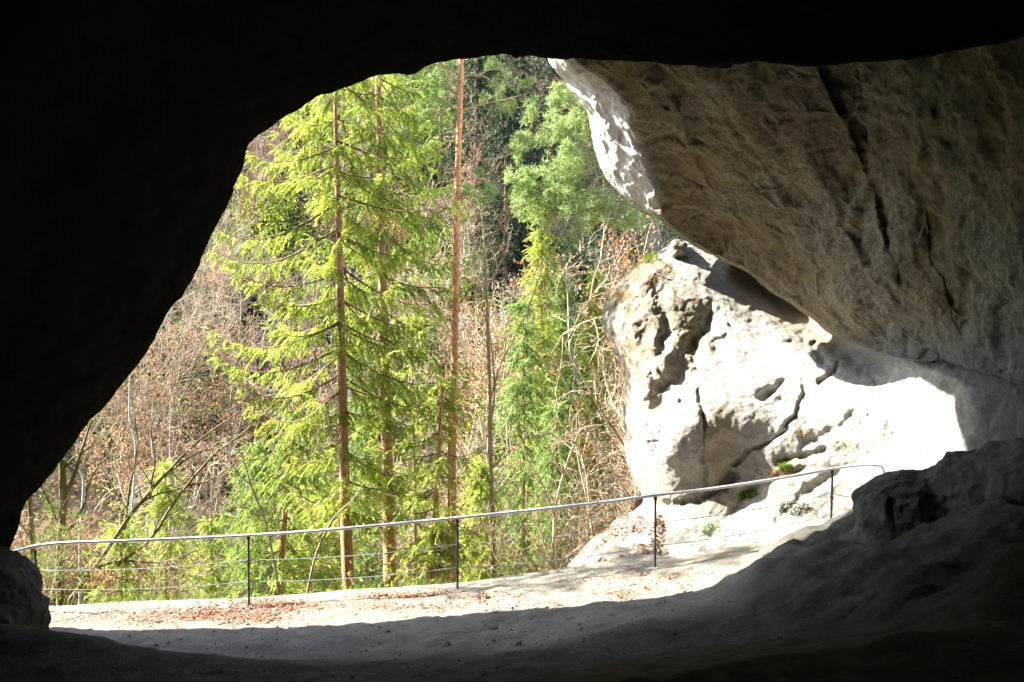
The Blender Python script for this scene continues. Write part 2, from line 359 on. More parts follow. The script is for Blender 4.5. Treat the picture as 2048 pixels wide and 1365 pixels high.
# ------------------------------------------------------------------ terrain
_FX = np.array([-60, -6.76, -3.78, -0.76, 1.0, 1.97, 4.35, 6.5, 60]); 
_ZP = np.array([-4.2, -3.80, -3.76, -3.48, -3.26, -3.13, -2.66, -2.45, -2.3])
_EY = np.array([14.2, 14.3, 14.6, 14.3, 14.35, 14.7, 16.5, 18, 30])
def smooth_interp(x, xs, ys): 
    return (np.interp(x - 0.4, xs, ys) + np.interp(x, xs, ys) + np.interp(x + 0.4, xs, ys)) / 3
def terr(X, Y):
    X, Y = np.broadcast_arrays(np.asarray(X, float), np.asarray(Y, float))
    zp = smooth_interp(X, _FX, _ZP); ey = smooth_interp(X, _FX, _EY)
    P2 = np.stack([X, Y, np.zeros_like(X)], -1)
    ey = ey + 0.12 * fbm(P2 * 0.9, 3, 5)
    # path and cave floor
    zin = zp + np.interp(Y, [-8, 0, 5, 8.5, 11, 13, 20], [2.2, 2.05, 1.6, 0.55, 0.10, 0.0, 0.0])
    # near hump on the left that hides the floor behind it
    zin = zin + 0.62 * np.exp(-((X + 5.6) / 2.4) ** 2 - ((Y - 10.3) / 0.9) ** 2)
    # bank on the right with a sharp back drop
    xl = X * 12.3 / np.maximum(Y, 6)
    bank = np.interp(xl, [1.5, 2.27, 2.6, 3.1, 3.86, 4.5, 6.2, 12], [-3.3, -3.04, -2.88, -2.62, -2.42, -2.12, -1.62, -0.9])
    bank = np.maximum(bank, zp - 0.2) + np.interp(Y, [0, 6, 9, 12.3], [1.0, 0.25, -0.12, 0.0])
    yb = 12.35 + 0.25 * fbm(P2 * 1.3, 3, 8)
    wb = sstep(1.4, 2.6, X) * (1 - sstep(yb, yb + 0.55, Y))
    zin = zin * (1 - wb) + np.maximum(zin, bank) * wb
    zin = zin + wb * (0.20 * ridged(P2 * np.array([0.8, 1.3, 1]), 3, 13) + 0.10 * fbm(P2 * 2.2, 3, 14) + 0.04 * fbm(P2 * 6, 3, 15)) * sstep(2.2, 3.2, X)
    zin = zin + 0.035 * fbm(P2 * 1.6, 4, 3) + 0.022 * fbm(P2 * 9, 3, 4) + 0.04 * fbm(P2 * 3.5, 4, 14) * sstep(13.3, 12, Y) + 0.10 * fbm(P2 * 0.45, 2, 9) * sstep(12.6, 11.4, Y)
    # outside: gorge and opposite hillside
    t = Y - ey
    zo = zp - np.interp(t, [0, 0.25, 1.2, 4, 8, 13.5, 19, 34, 64, 130, 330], [0.0, 0.10, 0.9, 3.2, 6.2, 8.6, 8.2, -3.0, -31, -95, -200])
    zo = zo + sstep(6, 16, t) * (1.9 * fbm(P2 / 9.0, 3, 21) + 2.6 * fbm(P2 / 22.0, 2, 25)) + 0.35 * sstep(1.5, 4, t) * fbm(P2 / 1.7, 4, 22)
    # spur under the outcrop on the right
    sp = sstep(0.1, 3.4, X - (Y - 15) * 0.07) * sstep(26, 18, Y)
    bk_ = zp + np.interp(t, [0, 0.3, 3.5, 6, 12], [0, 0.0, 1.75, 2.2, 2.2]) + 0.16 * fbm(P2 * 1.2, 4, 28) * sstep(0, 0.8, t)
    zo = zo * (1 - sp) + np.maximum(zo, bk_) * sp
    w = sstep(-0.05, 0.12, t)
    return zin * (1 - w) + zo * w
def axis_pts(segs):
    r = []
    for a, b, s in segs: r.append(np.arange(a, b, s))
    r.append([segs[-1][1]]); return np.concatenate(r)
YS = axis_pts([(-9, 7, 0.35), (7, 11, 0.09), (11, 15.4, 0.05), (15.4, 20, 0.12), (20, 34, 0.4), (34, 100, 0.8), (100, 340, 8)])
XS = axis_pts([(-150, -60, 6), (-60, -24, 1.0), (-24, -8, 0.5), (-8, 6.5, 0.07), (6.5, 20, 0.5), (20, 60, 1.0), (60, 150, 6)])
GX, GY = np.meshgrid(XS, YS); GZ = terr(GX, GY)
kin = int(np.searchsorted(YS, 15.2))
G = np.stack([GX, GY, GZ], -1)
pxg = 1024 + GX / np.maximum(GY, 1) * F
inner = sstep(11.6, 9.6, GY) * 0.9 + 0.75 * sstep(2.0, 4.0, GX) * sstep(12.9, 12.5, GY) + 0.0  # mask of the shade-darkened soil: deep floor and right bank
A = G[:kin + 1]
TT = GY - smooth_interp(GX, _FX, _EY) + 0.15 * fbm(np.stack([GX, GY, GZ], -1) * 2, 3, 6)
edge_l = np.exp(-((GY - 13.6) / 0.45) ** 2) * 0.5 * sstep(1.5, -4, GX)
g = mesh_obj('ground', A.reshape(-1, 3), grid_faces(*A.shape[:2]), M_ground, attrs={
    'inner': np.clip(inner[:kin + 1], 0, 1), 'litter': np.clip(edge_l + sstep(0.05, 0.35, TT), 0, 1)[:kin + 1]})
tag(g, kind='structure')
B = G[kin:]
lit = sstep(0.0, 1.5, GX) * sstep(26, 20, GY)
h = mesh_obj('hillside', B.reshape(-1, 3), grid_faces(*B.shape[:2]), M_hill, attrs={'litter': np.clip(lit[kin:], 0, 1)})
tag(h, kind='structure')
def hit(px, py, d0=30, d1=150):
    """first terrain point on the ray through a photo position, outside the cave"""
    D = np.linspace(d0, d1, 1200); p = W(px, py, D); below = p[:, 2] < terr(p[:, 0], p[:, 1])
    i = int(np.argmax(below)) if below.any() else len(D) - 1
    return np.array([p[i, 0], p[i, 1], terr(p[i, 0], p[i, 1])])

# ------------------------------------------------------------------ cave shell (roof and left wall)
lip = [(-60, 1240, 12.4), (-10, 1150, 12.5), (12, 1108, 12.5), (27, 1068, 12.6), (45, 1020, 12.7), (60, 998, 12.7), (110, 938, 12.8), (165, 862, 12.9), (205, 815, 13.0), (270, 735, 13.0),
       (310, 675, 13.0), (345, 612, 13.0), (385, 558, 13.0), (405, 508, 13.0), (440, 438, 13.0), (470, 372, 12.9), (490, 312, 12.9), (510, 272, 12.8), (560, 240, 12.8),
       (620, 202, 12.7), (680, 175, 12.6), (740, 152, 12.5), (785, 148, 12.4), (825, 146, 12.4), (860, 128, 12.3), (920, 115, 12.2), (1000, 110, 12.0), (1060, 113, 11.9),
       (1110, 119, 11.8), (1200, 118, 11.5), (1290, 122, 11.2), (1400, 129, 10.8), (1480, 125, 10.4), (1560, 128, 10.0), (1640, 132, 9.5), (1700, 121, 9.2), (1800, 118, 8.7),
       (1870, 108, 8.3), (1930, 94, 8.0), (2000, 84, 7.7), (2060, 72, 7.5), (2200, 40, 7.0), (2450, 40, 6.3), (2650, 250, 6.0), (2700, 600, 6.0), (2700, 1000, 6.0), (2650, 1700, 6.0),
       (2200, 2300, 7.0), (1024, 2300, 7.5), (-100, 2000, 9.0), (-200, 1500, 11.5)]
lip = np.array(lip, float); L0 = W(lip[:, 0], lip[:, 1], lip[:, 2])
cen = np.array([0.0, 0.3]); out2 = L0[:, [0, 2]] - cen; out2 /= np.linalg.norm(out2, axis=1, keepdims=True)
def shell_row(Y, sc_=None, push=0.0, Yabs=None, up=0.0):
    r = L0.copy(); r[:, 1] = L0[:, 1] * Y if Yabs is None else Yabs
    if sc_ is not None: r[:, [0, 2]] = L0[:, [0, 2]] * sc_
    r[:, [0, 2]] += out2 * push; r[:, 2] += up; return r
def ext_row(Y, push):
    r = L0 * (Y / L0[:, 1])[:, None] if np.isscalar(Y) else L0 * (Y / L0[:, 1])[:, None]
    r[:, [0, 2]] += out2 * push; return r
rows = [ext_row(12.2, 26), ext_row(13.3, 12), ext_row(13.5, 4.5), ext_row(13.45, 1.6), ext_row(L0[:, 1] * 0.6 + 13.45 * 0.4, 0.55), ext_row(L0[:, 1] * 0.9 + 13.45 * 0.1, 0.18)]
rows += [L0.copy(), shell_row(0.965, push=0.12), shell_row(0.90, push=0.40), shell_row(0.80, push=0.75), shell_row(0.62, push=0.9), shell_row(0.42, push=1.1), shell_row(0.2, push=1.0),
         shell_row(-0.1, push=0.6), shell_row(-0.35, sc_=0.8), shell_row(-0.5, sc_=0.45), shell_row(-0.55, sc_=0.02)]
net = np.stack(rows)                                       # rows x ring x 3
net = np.concatenate([net, net[:, :1]], 1)
SG = catmull(catmull(net, 520, 1), 150, 0)
rw = np.linspace(0, len(rows) - 1, 150)
nrm = grid_normals(SG); 
amp = 0.030 + 0.35 * sstep(1.2, 4.5, np.abs(rw - 6))[:, None]
dsp = amp * (0.75 * fbm(SG * 0.9, 4, 31) + 0.25 * ridged(SG * np.array([2.2, 1.1, 2.2]), 3, 35)) + 0.035 * fbm(SG * np.array([4, 4, 4.0]), 4, 37, 0.65) + facets(SG, 0.5, 610, 0.06)[0]
SG = SG + nrm * dsp[..., None]
z0 = np.zeros(SG.shape[:2])
cave = mesh_obj('cave_roof', SG.reshape(-1, 3), grid_faces(150, 520), M_cave, attrs={'stain_shade': z0, 'moss': z0, 'crack': z0})
tag(cave, kind='structure')

# ------------------------------------------------------------------ rock patches
def seg_dist(px, py, poly):
    """distance in px to polyline and signed side (positive on the right of travel direction as seen in the picture)"""
    best = np.full(px.shape, 1e9); side = np.zeros(px.shape); tt = np.zeros(px.shape)
    n = len(poly) - 1
    for k in range(n):
        a = np.array(poly[k], float); b = np.array(poly[k + 1], float); d = b - a; l2 = (d * d).sum()
        t = np.clip(((px - a[0]) * d[0] + (py - a[1]) * d[1]) / l2, 0, 1)
        qx = a[0] + t * d[0]; qy = a[1] + t * d[1]; ds = np.hypot(px - qx, py - qy)
        s = -np.sign(d[0] * (py - a[1]) - d[1] * (px - a[0]))
        m = ds < best; best = np.where(m, ds, best); side = np.where(m, s, side); tt = np.where(m, (k + t) / n, tt)
    return best, side, tt
def rbf(ctrl):
    C = np.array(ctrl, float); p = C[:, :2] / 500.0; n = len(p)
    r = np.linalg.norm(p[:, None] - p[None], axis=-1); K = r
    Amat = np.zeros((n + 3, n + 3)); Amat[:n, :n] = K; Amat[:n, n:] = np.c_[np.ones(n), p]; Amat[n:, :n] = Amat[:n, n:].T
    w = np.linalg.solve(Amat + np.diag([1e-3] * n + [0] * 3), np.r_[C[:, 2], 0, 0, 0])
    def f(px, py):
        q = np.stack([px, py], -1) / 500.0; out = w[n] + w[n + 1] * q[..., 0] + w[n + 2] * q[..., 1]
        for i in range(n): out = out + w[i] * np.sqrt(((q - p[i]) ** 2).sum(-1) + 0.0016)
        return out
    return f
def blob(px, py, lst):
    r = np.zeros(px.shape)
    for cx, cy, rx, ry, s in lst: r = np.maximum(r, s * np.exp(-((px - cx) / rx) ** 2 - ((py - cy) / ry) ** 2))
    return r
def gridpx(rowsxy, nr, nc):
    """rows of (px,py) lists, each resampled to the same number of columns"""
    R = [catmull(np.array(r, float), nc, 0) for r in rowsxy]
    return catmull(np.stack(R), nr, 0)

# --- right wall with the overhanging slab
Dw = rbf([(1100, 118, 13.0), (1170, 215, 13.5), (1207, 350, 14.2), (1340, 462, 14.9), (1440, 520, 15.0), (1580, 610, 14.55), (1660, 665, 14.1), (1750, 705, 13.6), (1050, -100, 12.2),
          (1300, -80, 11.6), (1300, 150, 12.8), (1300, 300, 13.9), (1500, -80, 11.0), (1500, 150, 12.0), (1500, 350, 13.4), (1480, 480, 14.5), (1700, -80, 10.6), (1650, 150, 11.6), (1700, 400, 12.7), (1700, 600, 13.05),
          (1850, -80, 9.9), (1850, 200, 10.9), (1850, 450, 11.7), (1850, 705, 12.6), (2048, -80, 8.7), (2048, 200, 9.4), (2048, 500, 10.0), (2048, 750, 10.6), (2300, 0, 7.6), (2300, 500, 8.4), (2300, 900, 8.8), (2600, 500, 6.6), (1900, 900, 12.2), (2048, 1000, 10.9)])
left = [(1035, -120), (1062, 0), (1100, 118), (1135, 165), (1170, 215), (1180, 258), (1190, 300), (1207, 350), (1240, 385), (1280, 412), (1312, 436), (1340, 462), (1385, 492), (1440, 520), (1480, 538), (1512, 560), (1545, 588), (1580, 610), (1620, 640), (1655, 668), (1700, 688), (1750, 706), (1800, 716), (1860, 724), (1940, 736)]
nL = len(left)
right_ = [(2600, -200 + 1400 * k / (nL - 1)) for k in range(nL)]
rowsxy = []
for (lx, ly), (rx, ry) in zip(left, right_):
    r = []
    for q in [0, 0.012, 0.03, 0.06, 0.1, 0.15, 0.22, 0.3, 0.4, 0.5, 0.6, 0.7, 0.8, 0.9, 1.0]:
        xx = lx + (rx - lx) * q; yy = ly + (ry - ly) * (q ** 1.6); r.append((xx, yy))
    rowsxy.append(r)
NR, NC = 600, 800
g2 = gridpx(rowsxy, NR, NC); PX, PY = g2[..., 0], g2[..., 1]
D = Dw(PX, PY)
cr1 = [(1600, 60), (1640, 130), (1665, 190), (1700, 262), (1738, 365), (1762, 430), (1780, 500), (1800, 560), (1815, 600)]
d1, s1, t1 = seg_dist(PX, PY, cr1)
sd1 = sstep(-9, 9, s1 * d1 + 6 * fbm(np.stack([PX / 25, PY / 25, PX * 0], -1), 3, 57)); D = D + (sd1 * 0.17 * (0.35 + 0.9 * np.clip(0.5 + 1.2 * fbm(np.stack([PX / 60, PY / 60, PX * 0 + 4], -1), 3, 58), 0, 1)) * np.exp(-d1 / 90.0)) * sstep(0, 0.15, t1) * sstep(1.0, 0.80, t1)
cr2 = [(1690, 90), (1708, 170), (1722, 240), (1745, 292), (1800, 335), (1850, 372)]
d2, s2, t2 = seg_dist(PX, PY, cr2)
D = D + 0.04 * np.exp(-(d2 / 12.0) ** 2) * sstep(1.0, 0.7, t2) + np.where(s2 > 0, -0.04, 0.05) * np.exp(-d2 / 45) * sstep(1.0, 0.6, t2)
cr3 = [(1795, 330), (1850, 400), (1860, 520), (1890, 560), (1905, 640), (1940, 700)]
d3, s3, t3 = seg_dist(PX, PY, cr3)
D = D + (0.005 * np.exp(-(d3 / 18) ** 2) + np.where(s3 > 0, 0.008, -0.008) * np.exp(-d3 / 40)) * sstep(0, .25, t3) * sstep(1, .8, t3)
d4, s4, t4 = seg_dist(PX, PY, [(1505, 90), (1520, 150), (1540, 200)])
D = D + 0.14 * np.exp(-(d4 / 20) ** 2) * sstep(1, .5, t4)
# flutes draping down the right part of the wall
fl = sstep(1780, 1900, PX)
D = D + 0.04 * fl * np.sin((PX + 0.22 * PY + 26 * fbm(np.stack([PX / 160, PY / 260, PX * 0], -1), 3, 61)) / 17.0) + 0.08 * fl * fbm(np.stack([PX / 70, PY / 330, PX * 0], -1), 3, 63)
# long oblique undulations of the slab
D = D - 0.20 * fbm(np.stack([(PX - PY * 0.8) / 150, (PX * 0.8 + PY) / 420, PX * 0], -1), 3, 66)
# lower rim: two tiers below the sunlit end
rim = [(1207, 352), (1290, 415), (1345, 462), (1440, 520), (1512, 560), (1580, 610), (1655, 665), (1750, 705)]
dr, sr, tr_ = seg_dist(PX, PY, rim)
# round the free edge away from the viewer so that it reads as a thick rim
colq = np.linspace(0, 1, NC)[None] * np.ones((NR, 1))
rowq = np.linspace(0, nL - 1, NR)[:, None]
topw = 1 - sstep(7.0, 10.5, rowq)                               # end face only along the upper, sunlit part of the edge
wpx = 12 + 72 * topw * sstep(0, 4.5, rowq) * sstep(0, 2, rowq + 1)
dx = PX - PX[:, :1]
roll = np.clip(1 - dx / wpx, 0, 1)
D = D + roll ** 1.5 * (0.25 + 1.05 * topw) 
G3 = W(PX, PY, D)
nr = grid_normals(G3); sgn = np.sign((nr * -G3).sum(-1).mean()); nr *= sgn
fc, ed = facets(G3, 0.9, 410, 0.13, (1, 1, 0.7)); fc2, ed2 = facets(G3, 0.30, 430, 0.16)
disp = 0.09 * fbm(G3 * 0.9, 3, 41) + 0.035 * fbm(G3 * 3.1, 4, 43, 0.6) + 0.012 * fbm(G3 * 9, 3, 47, 0.6) + 0.005 * fbm(G3 * 24, 3, 48, 0.75) + 0.9 * fc + 0.8 * fc2
pit = np.clip(vnoise(G3 * 5.1, 71) - 0.6, 0, 1) * 0.08
disp = (disp - pit) * (1 - 0.55 * np.clip(1 - dx / 30.0, 0, 1))
G3 = G3 + nr * disp[..., None]
# back of the slab: closes it with real thickness
bk = []
for q, (dd_, ox) in enumerate([(0.45, 8), (1.3, 40), (2.2, 120), (2.4, 300)]):
    e = W(PX[:, 0] + ox, PY[:, 0] - ox * 0.35, D[:, 0] + dd_ * np.ones(NR)); e = e + 0.06 * fbm(e * 1.5, 3, 51)[:, None]; bk.append(e)
G3 = np.concatenate([np.stack(bk[::-1], 1), G3], 1)
pad = lambda a: np.concatenate([np.repeat(a[:, :1], 4, 1), a], 1)
stain_shade = blob(PX, PY, [(1390, 330, 60, 40, .8), (1330, 400, 70, 28, .9), (1450, 470, 110, 30, .7), (1590, 545, 90, 30, .8), (1250, 200, 50, 60, .6), (1500, 290, 60, 40, .6), (1860, 420, 45, 170, .95), (1900, 620, 40, 90, .9),
                      (1700, 340, 60, 60, .5), (1640, 640, 60, 40, .6), (1980, 250, 50, 200, .7)])
moss = blob(PX, PY, [(1860, 380, 70, 260, .9), (1960, 200, 90, 150, .8), (1520, 170, 40, 60, .9), (1700, 180, 70, 80, .7), (1360, 180, 70, 60, .4), (1910, 560, 60, 160, .8), (2030, 420, 60, 200, .5)])
pale = np.clip((1 - dx / (wpx * 1.25)) * 2.2, 0, 1) * topw; grey = 0.85 * sstep(600, 720, PY + 0.0 * PX) * sstep(1620, 1800, PX)  # pale paints the end face's sunlight; grey carries on the outcrop's painted shade
crk = np.clip(0.9 * np.exp(-(d2 / 6) ** 2) * sstep(1, .7, t2) + 0.8 * np.exp(-(d1 / 3.5) ** 2) * sstep(1.0, 0.85, t1), 0, 1) * 0.2
o = mesh_obj('rock_overhang', G3.reshape(-1, 3), grid_faces(NR, NC + 4), M_wall, attrs={'stain_shade': pad(stain_shade), 'moss': pad(moss), 'crack': pad(crk), 'pale': pad(pale), 'grey': pad(grey)})
tag(o, 'huge grey brown overhanging limestone slab forming the right side of the cave mouth', 'rock face')

# --- sunlit outcrop below and behind the slab
Dc = rbf([(1350, 487, 17.4), (1290, 525, 16.9), (1210, 610, 16.6), (1205, 660, 16.4), (1250, 780, 16.1), (1250, 900, 15.7), (1285, 1000, 15.3), (1330, 620, 16.0), (1300, 760, 15.5), (1310, 900, 15.0), (1340, 1000, 14.9), (1400, 700, 15.7),
          (1380, 850, 14.8), (1400, 950, 14.85), (1440, 985, 14.8), (1440, 560, 16.7), (1500, 640, 16.0), (1560, 600, 16.6), (1640, 640, 15.9), (1750, 700, 14.1), (1500, 760, 15.1), (1480, 880, 14.72), (1560, 860, 14.65), (1600, 780, 14.7), (1700, 780, 14.1), (1660, 880, 14.2),
          (1760, 800, 13.5), (1850, 800, 12.7), (1895, 850, 12.3), (1770, 900, 13.4), (1840, 930, 12.9), (1500, 980, 14.6), (1600, 970, 14.2), (1700, 980, 13.9), (1135, 1135, 14.75), (1205, 1062, 15.5), (1255, 1032, 15.7), (1200, 1125, 14.6), (1280, 1100, 14.55), (1330, 1045, 14.75), (1340, 1095, 14.35), (1450, 1088, 14.15), (1560, 1080, 14.0),
          (1661, 1068, 13.85), (1750, 1050, 13.6), (1850, 1020, 13.0), (1950, 700, 11.7), (1950, 850, 11.8), (2100, 660, 10.4), (2100, 850, 10.6), (2100, 1050, 10.8), (1500, 500, 17.6), (1650, 560, 16.8), (1800, 640, 14.2)])
silh = [(1420, 478), (1350, 487), (1318, 500), (1290, 522), (1245, 560), (1218, 592), (1208, 618), (1203, 648), (1218, 690), (1240, 735), (1250, 775), (1246, 830), (1246, 870), (1256, 925), (1272, 960), (1284, 985), (1288, 1003), (1255, 1032), (1205, 1062), (1135, 1135)]
nS = len(silh)
rend = [(2150, 470 + (1140 - 470) * k / (nS - 1)) for k in range(nS)]
rowsxy = []
for k, ((lx, ly), (rx, ry)) in enumerate(zip(silh, rend)):
    tly = 485 + (1115 - 485) * k / (nS - 1)
    r = []
    for q in [0, 0.015, 0.035, 0.07, 0.12, 0.18, 0.26, 0.35, 0.45, 0.55, 0.65, 0.75, 0.88, 1.0]:
        w_ = min(1, q / 0.35); xx = lx + (rx - lx) * q; yy = ly * (1 - w_) + tly * w_; yy = yy * (1 - q) + ry * q if q > 0.35 else yy
        r.append((xx, yy))
    rowsxy.append(r)
NR, NC = 420, 460
g2 = gridpx(rowsxy, NR, NC); PX, PY = g2[..., 0], g2[..., 1]
D = Dc(PX, PY)
def crease(poly, w, dep, a=0.0, b=1.0, onesided=0.0):
    d, s, t = seg_dist(PX, PY, poly); fade = sstep(0, 0.12, t) * sstep(1, 0.88, t) if a == 0 else 1
    md = 0.45 + 0.75 * np.clip(0.5 + 1.3 * fbm(np.stack([PX / 30, PY / 30, PX * 0 + w], -1), 3, 87), 0, 1)
    md = np.where(dep > 1, 1.0, md); w = w * (0.55 + 0.6 * md); r = dep * 0.8 * md * np.exp(-(d / w) ** 2) * fade
    if onesided: r = r + onesided * np.where(s > 0, 1, -1) * np.exp(-d / (w * 3)) * (1 - np.exp(-d / (w * 0.4))) * fade
    return r
wob = 7 * fbm(np.stack([PX / 24, PY / 24, PX * 0], -1), 3, 80); PX0, PY0 = PX, PY; PX = PX + wob; PY = PY + wob[::-1] * 0.6
D = D + crease([(1450, 600), (1410, 680), (1370, 740), (1340, 790), (1300, 860), (1280, 930)], 30, 0.26, onesided=-0.08)
D = D + crease([(1395, 760), (1408, 850), (1402, 920), (1410, 990)], 4, 0.08, onesided=0.02)
D = D + crease([(1420, 985), (1450, 950), (1490, 905), (1545, 880), (1590, 850)], 4, 0.08, onesided=0.02)
D = D + crease([(1520, 805), (1560, 772), (1590, 765)], 7, 0.18, onesided=0.05)
D = D + crease([(1600, 730), (1605, 790), (1590, 830), (1560, 860)], 4, 0.06, onesided=0.03)
D = D + crease([(1625, 680), (1635, 700), (1650, 730)], 6, 0.2)
D = D + crease([(1630, 765), (1665, 745), (1675, 720)], 6, 0.15, onesided=-.05)
rec_ = crease([(1440, 515), (1500, 565), (1560, 610), (1640, 662), (1740, 712), (1800, 730)], 34, 1.5); D = D + rec_
D = D + crease([(1240, 1012), (1290, 1010), (1340, 1012)], 8, 0.22)
D = D + crease([(1330, 1012), (1400, 1000), (1450, 975), (1475, 940)], 8, 0.20, onesided=0.05)
D = D + crease([(1410, 1090), (1450, 1040), (1490, 990), (1560, 955), (1640, 930)], 9, 0.09, onesided=0.03)
D = D + crease([(1540, 1060), (1600, 1000), (1660, 955), (1730, 920)], 9, 0.08, onesided=0.03)
D = D + crease([(1690, 880), (1740, 840), (1790, 770), (1830, 740)], 14, 0.12, onesided=0.05)
D = D + crease([(1600, 900), (1680, 860), (1740, 790)], 12, 0.10, onesided=0.05)
D = D + crease([(1545, 930), (1600, 915), (1660, 900)], 8, 0.14, onesided=0.05)
D = D + crease([(1290, 560), (1320, 600), (1330, 660), (1310, 720)], 12, 0.12, onesided=0.05)
# convex swelling of the nose
D = D - 0.16 * np.exp(-((PX0 - 1375) / 85) ** 2 - ((PY0 - 860) / 120) ** 2) - 0.08 * np.exp(-((PX0 - 1500) / 70) ** 2 - ((PY0 - 820) / 70) ** 2)
PX, PY = PX0, PY0
dx = PX - PX[:, :1]
rowq = np.linspace(0, 1, NR)[:, None]
D = D + np.clip(1 - dx / 42.0, 0, 1) ** 1.6 * 0.9
D = D + sstep(0.05, 0.0, rowq) * 1.0
G3 = W(PX, PY, D)
nr = grid_normals(G3); nr *= np.sign((nr * -G3).sum(-1).mean())
rough_w = 0.16 + 0.50 * np.clip(blob(PX, PY, [(1280, 680, 90, 200, 1), (1570, 800, 70, 60, .6), (1220, 1080, 110, 50, 1.3), (1560, 890, 90, 30, .4)]), 0, 1)
fc, ed = facets(G3, 0.8, 510, 0.20, (1, 1, 1)); fc2, ed2 = facets(G3, 0.24, 530, 0.22)
lw = np.clip(blob(PX, PY, [(1280, 690, 110, 210, 1.0)]), 0, 1)
disp = 0.05 * fbm(G3 * 1.1, 3, 81) + rough_w * (0.05 * fbm(G3 * 2.7, 4, 83)) + 0.03 * lw * ridged(G3 * 3.6, 4, 84) + 0.012 * fbm(G3 * 11, 3, 88) + ((0.25 + 0.40 * rough_w) * fc + 0.7 * rough_w * fc2) * (1 - 0.85 * np.clip(rec_ / 0.5, 0, 1))
G3 = G3 + nr * disp[..., None]
bk = []
for dd_, ox in [(0.5, 5), (1.5, 30), (3.0, 110), (3.5, 300)]:
    e = W(PX[:, 0] + ox, PY[:, 0] + ox * 0.25 * (rowq[:, 0] < 0.4), D[:, 0] + dd_); e = e + 0.12 * fbm(e * 1.5, 3, 95)[:, None]; bk.append(e)
G3 = np.concatenate([np.stack(bk[::-1], 1), G3], 1)
stain_shade = blob(PX, PY, [(1520, 580, 60, 40, 1), (1590, 630, 60, 40, 1), (1660, 670, 70, 40, 1), (1220, 1080, 80, 45, .95), (1440, 900, 40, 110, .85), (1330, 980, 60, 60, .5), (1275, 700, 75, 190, .95), (1370, 640, 60, 90, .6), (1240, 620, 60, 90, .8), (1460, 990, 50, 25, .9), (1600, 660, 80, 25, .5), (1700, 1020, 60, 40, .5), (1560, 950, 50, 25, .7), (1720, 690, 60, 25, .6)])  # blobs under the slab paint the slot's shade; the rest are brown stains
moss = blob(PX, PY, [(1235, 600, 60, 70, .9), (1290, 540, 60, 40, .8), (1330, 610, 60, 50, .7), (1260, 700, 40, 80, .6), (1400, 690, 50, 70, .6), (1420, 1000, 60, 20, .9), (1300, 840, 30, 90, .4), (1560, 925, 50, 18, .6)])
o = mesh_obj('limestone_outcrop', G3.reshape(-1, 3), grid_faces(NR, NC + 4), M_white, attrs={'stain_shade': pad(stain_shade), 'moss': pad(moss), 'crack': np.zeros(G3.shape[:2]), 'grey': pad(np.maximum(sstep(1915, 1960, PX + 3 * wob), sstep(1770, 1800, PX) * sstep(6, -10, PY - (695 + (PX - 1760) * 0.45) + wob)))})  # grey mask follows the sun boundary, painting the cave shade into the rock
tag(o, 'sunlit white limestone outcrop with cracks and brown stains behind the end of the railing', 'outcrop')
OUT = G3

# --- shaded ledge of rock on the right
lsil = [(1700, 1075), (1722, 1040), (1712, 1000), (1722, 978), (1765, 945), (1800, 935), (1850, 928), (1880, 915), (1900, 905), (1960, 900), (2060, 885), (2250, 860)]
fr = [(0, 0, 0.9), (0, 0, 0.35), (0, 0, 0.08), (2, 10, -0.08), (12, 40, -0.30), (30, 85, -0.50), (70, 150, -0.7), (120, 240, -1.0), (200, 360, -1.5)]
Dl = np.interp([p[0] for p in lsil], [1700, 1850, 1900, 2250], [11.35, 11.2, 11.0, 9.4])
net = np.array([[(x + ox, min(y, 1100) * 1.0 + oy + (60 if k == 0 else 10 if k == 1 else 0), d + dd_) for (x, y), d in zip(lsil, Dl)] for k, (ox, oy, dd_) in enumerate(fr)])
g2 = catmull(catmull(net, 260, 1), 180, 0)
G3 = W(g2[..., 0], g2[..., 1], g2[..., 2]); nr = grid_normals(G3); nr *= np.sign((nr * -G3).sum(-1).mean())
disp = 0.10 * fbm(G3 * 1.4, 3, 101) + 0.04 * ridged(G3 * 2.6, 4, 103) + facets(G3, 0.5, 710, 0.10)[0] + 0.015 * fbm(G3 * 12, 2, 105)
G3 = G3 + nr * disp[..., None]
z0 = np.zeros(G3.shape[:2])
o = mesh_obj('rock_ledge', G3.reshape(-1, 3), grid_faces(180, 260), M_ledge, attrs={'stain_shade': z0 + .2, 'moss': z0 + 0.3, 'crack': z0})
tag(o, 'rough shaded rock ledge at the foot of the right cave wall', 'rock')

# --- boulders
def boulder(name, c, r, mat, seed, label, amp=0.25, res=70, cat='rock'):
    u = np.linspace(0, 2 * PI, res * 2 + 1)[:-1]; v = np.linspace(0.0, PI, res)
    U, Vv = np.meshgrid(u, v); d = np.stack([np.sin(Vv) * np.cos(U), np.sin(Vv) * np.sin(U), np.cos(Vv)], -1)
    n4 = np.sign(d) * np.abs(d) ** 0.85
    P = n4 * np.array(r) * (1 + amp * fbm(d * 1.4 + seed, 4, seed) + amp * 0.35 * ridged(d * 3.1 + seed, 3, seed + 3))[..., None] + np.array(c)
    V = P.reshape(-1, 3); nc = res * 2
    i = np.arange(res - 1)[:, None] * nc; j = np.arange(nc)[None]; j2 = (j + 1) % nc
    Q = np.stack([i + j, i + j2, i + nc + j2, i + nc + j], -1).reshape(-1, 4)
    z = np.zeros(len(V))
    o = mesh_obj(name, V, Q, mat, attrs={'stain_shade': z + .2, 'moss': z + 0.5, 'crack': z}); tag(o, label, cat); return o
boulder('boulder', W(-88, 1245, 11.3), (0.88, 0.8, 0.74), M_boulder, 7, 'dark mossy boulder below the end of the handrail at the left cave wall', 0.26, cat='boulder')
boulder('rock', W(1355, 500, 17.3), (0.16, 0.3, 0.17), M_white, 18, 'pale knob of rock on the very top of the sunlit outcrop', 0.3, 30)

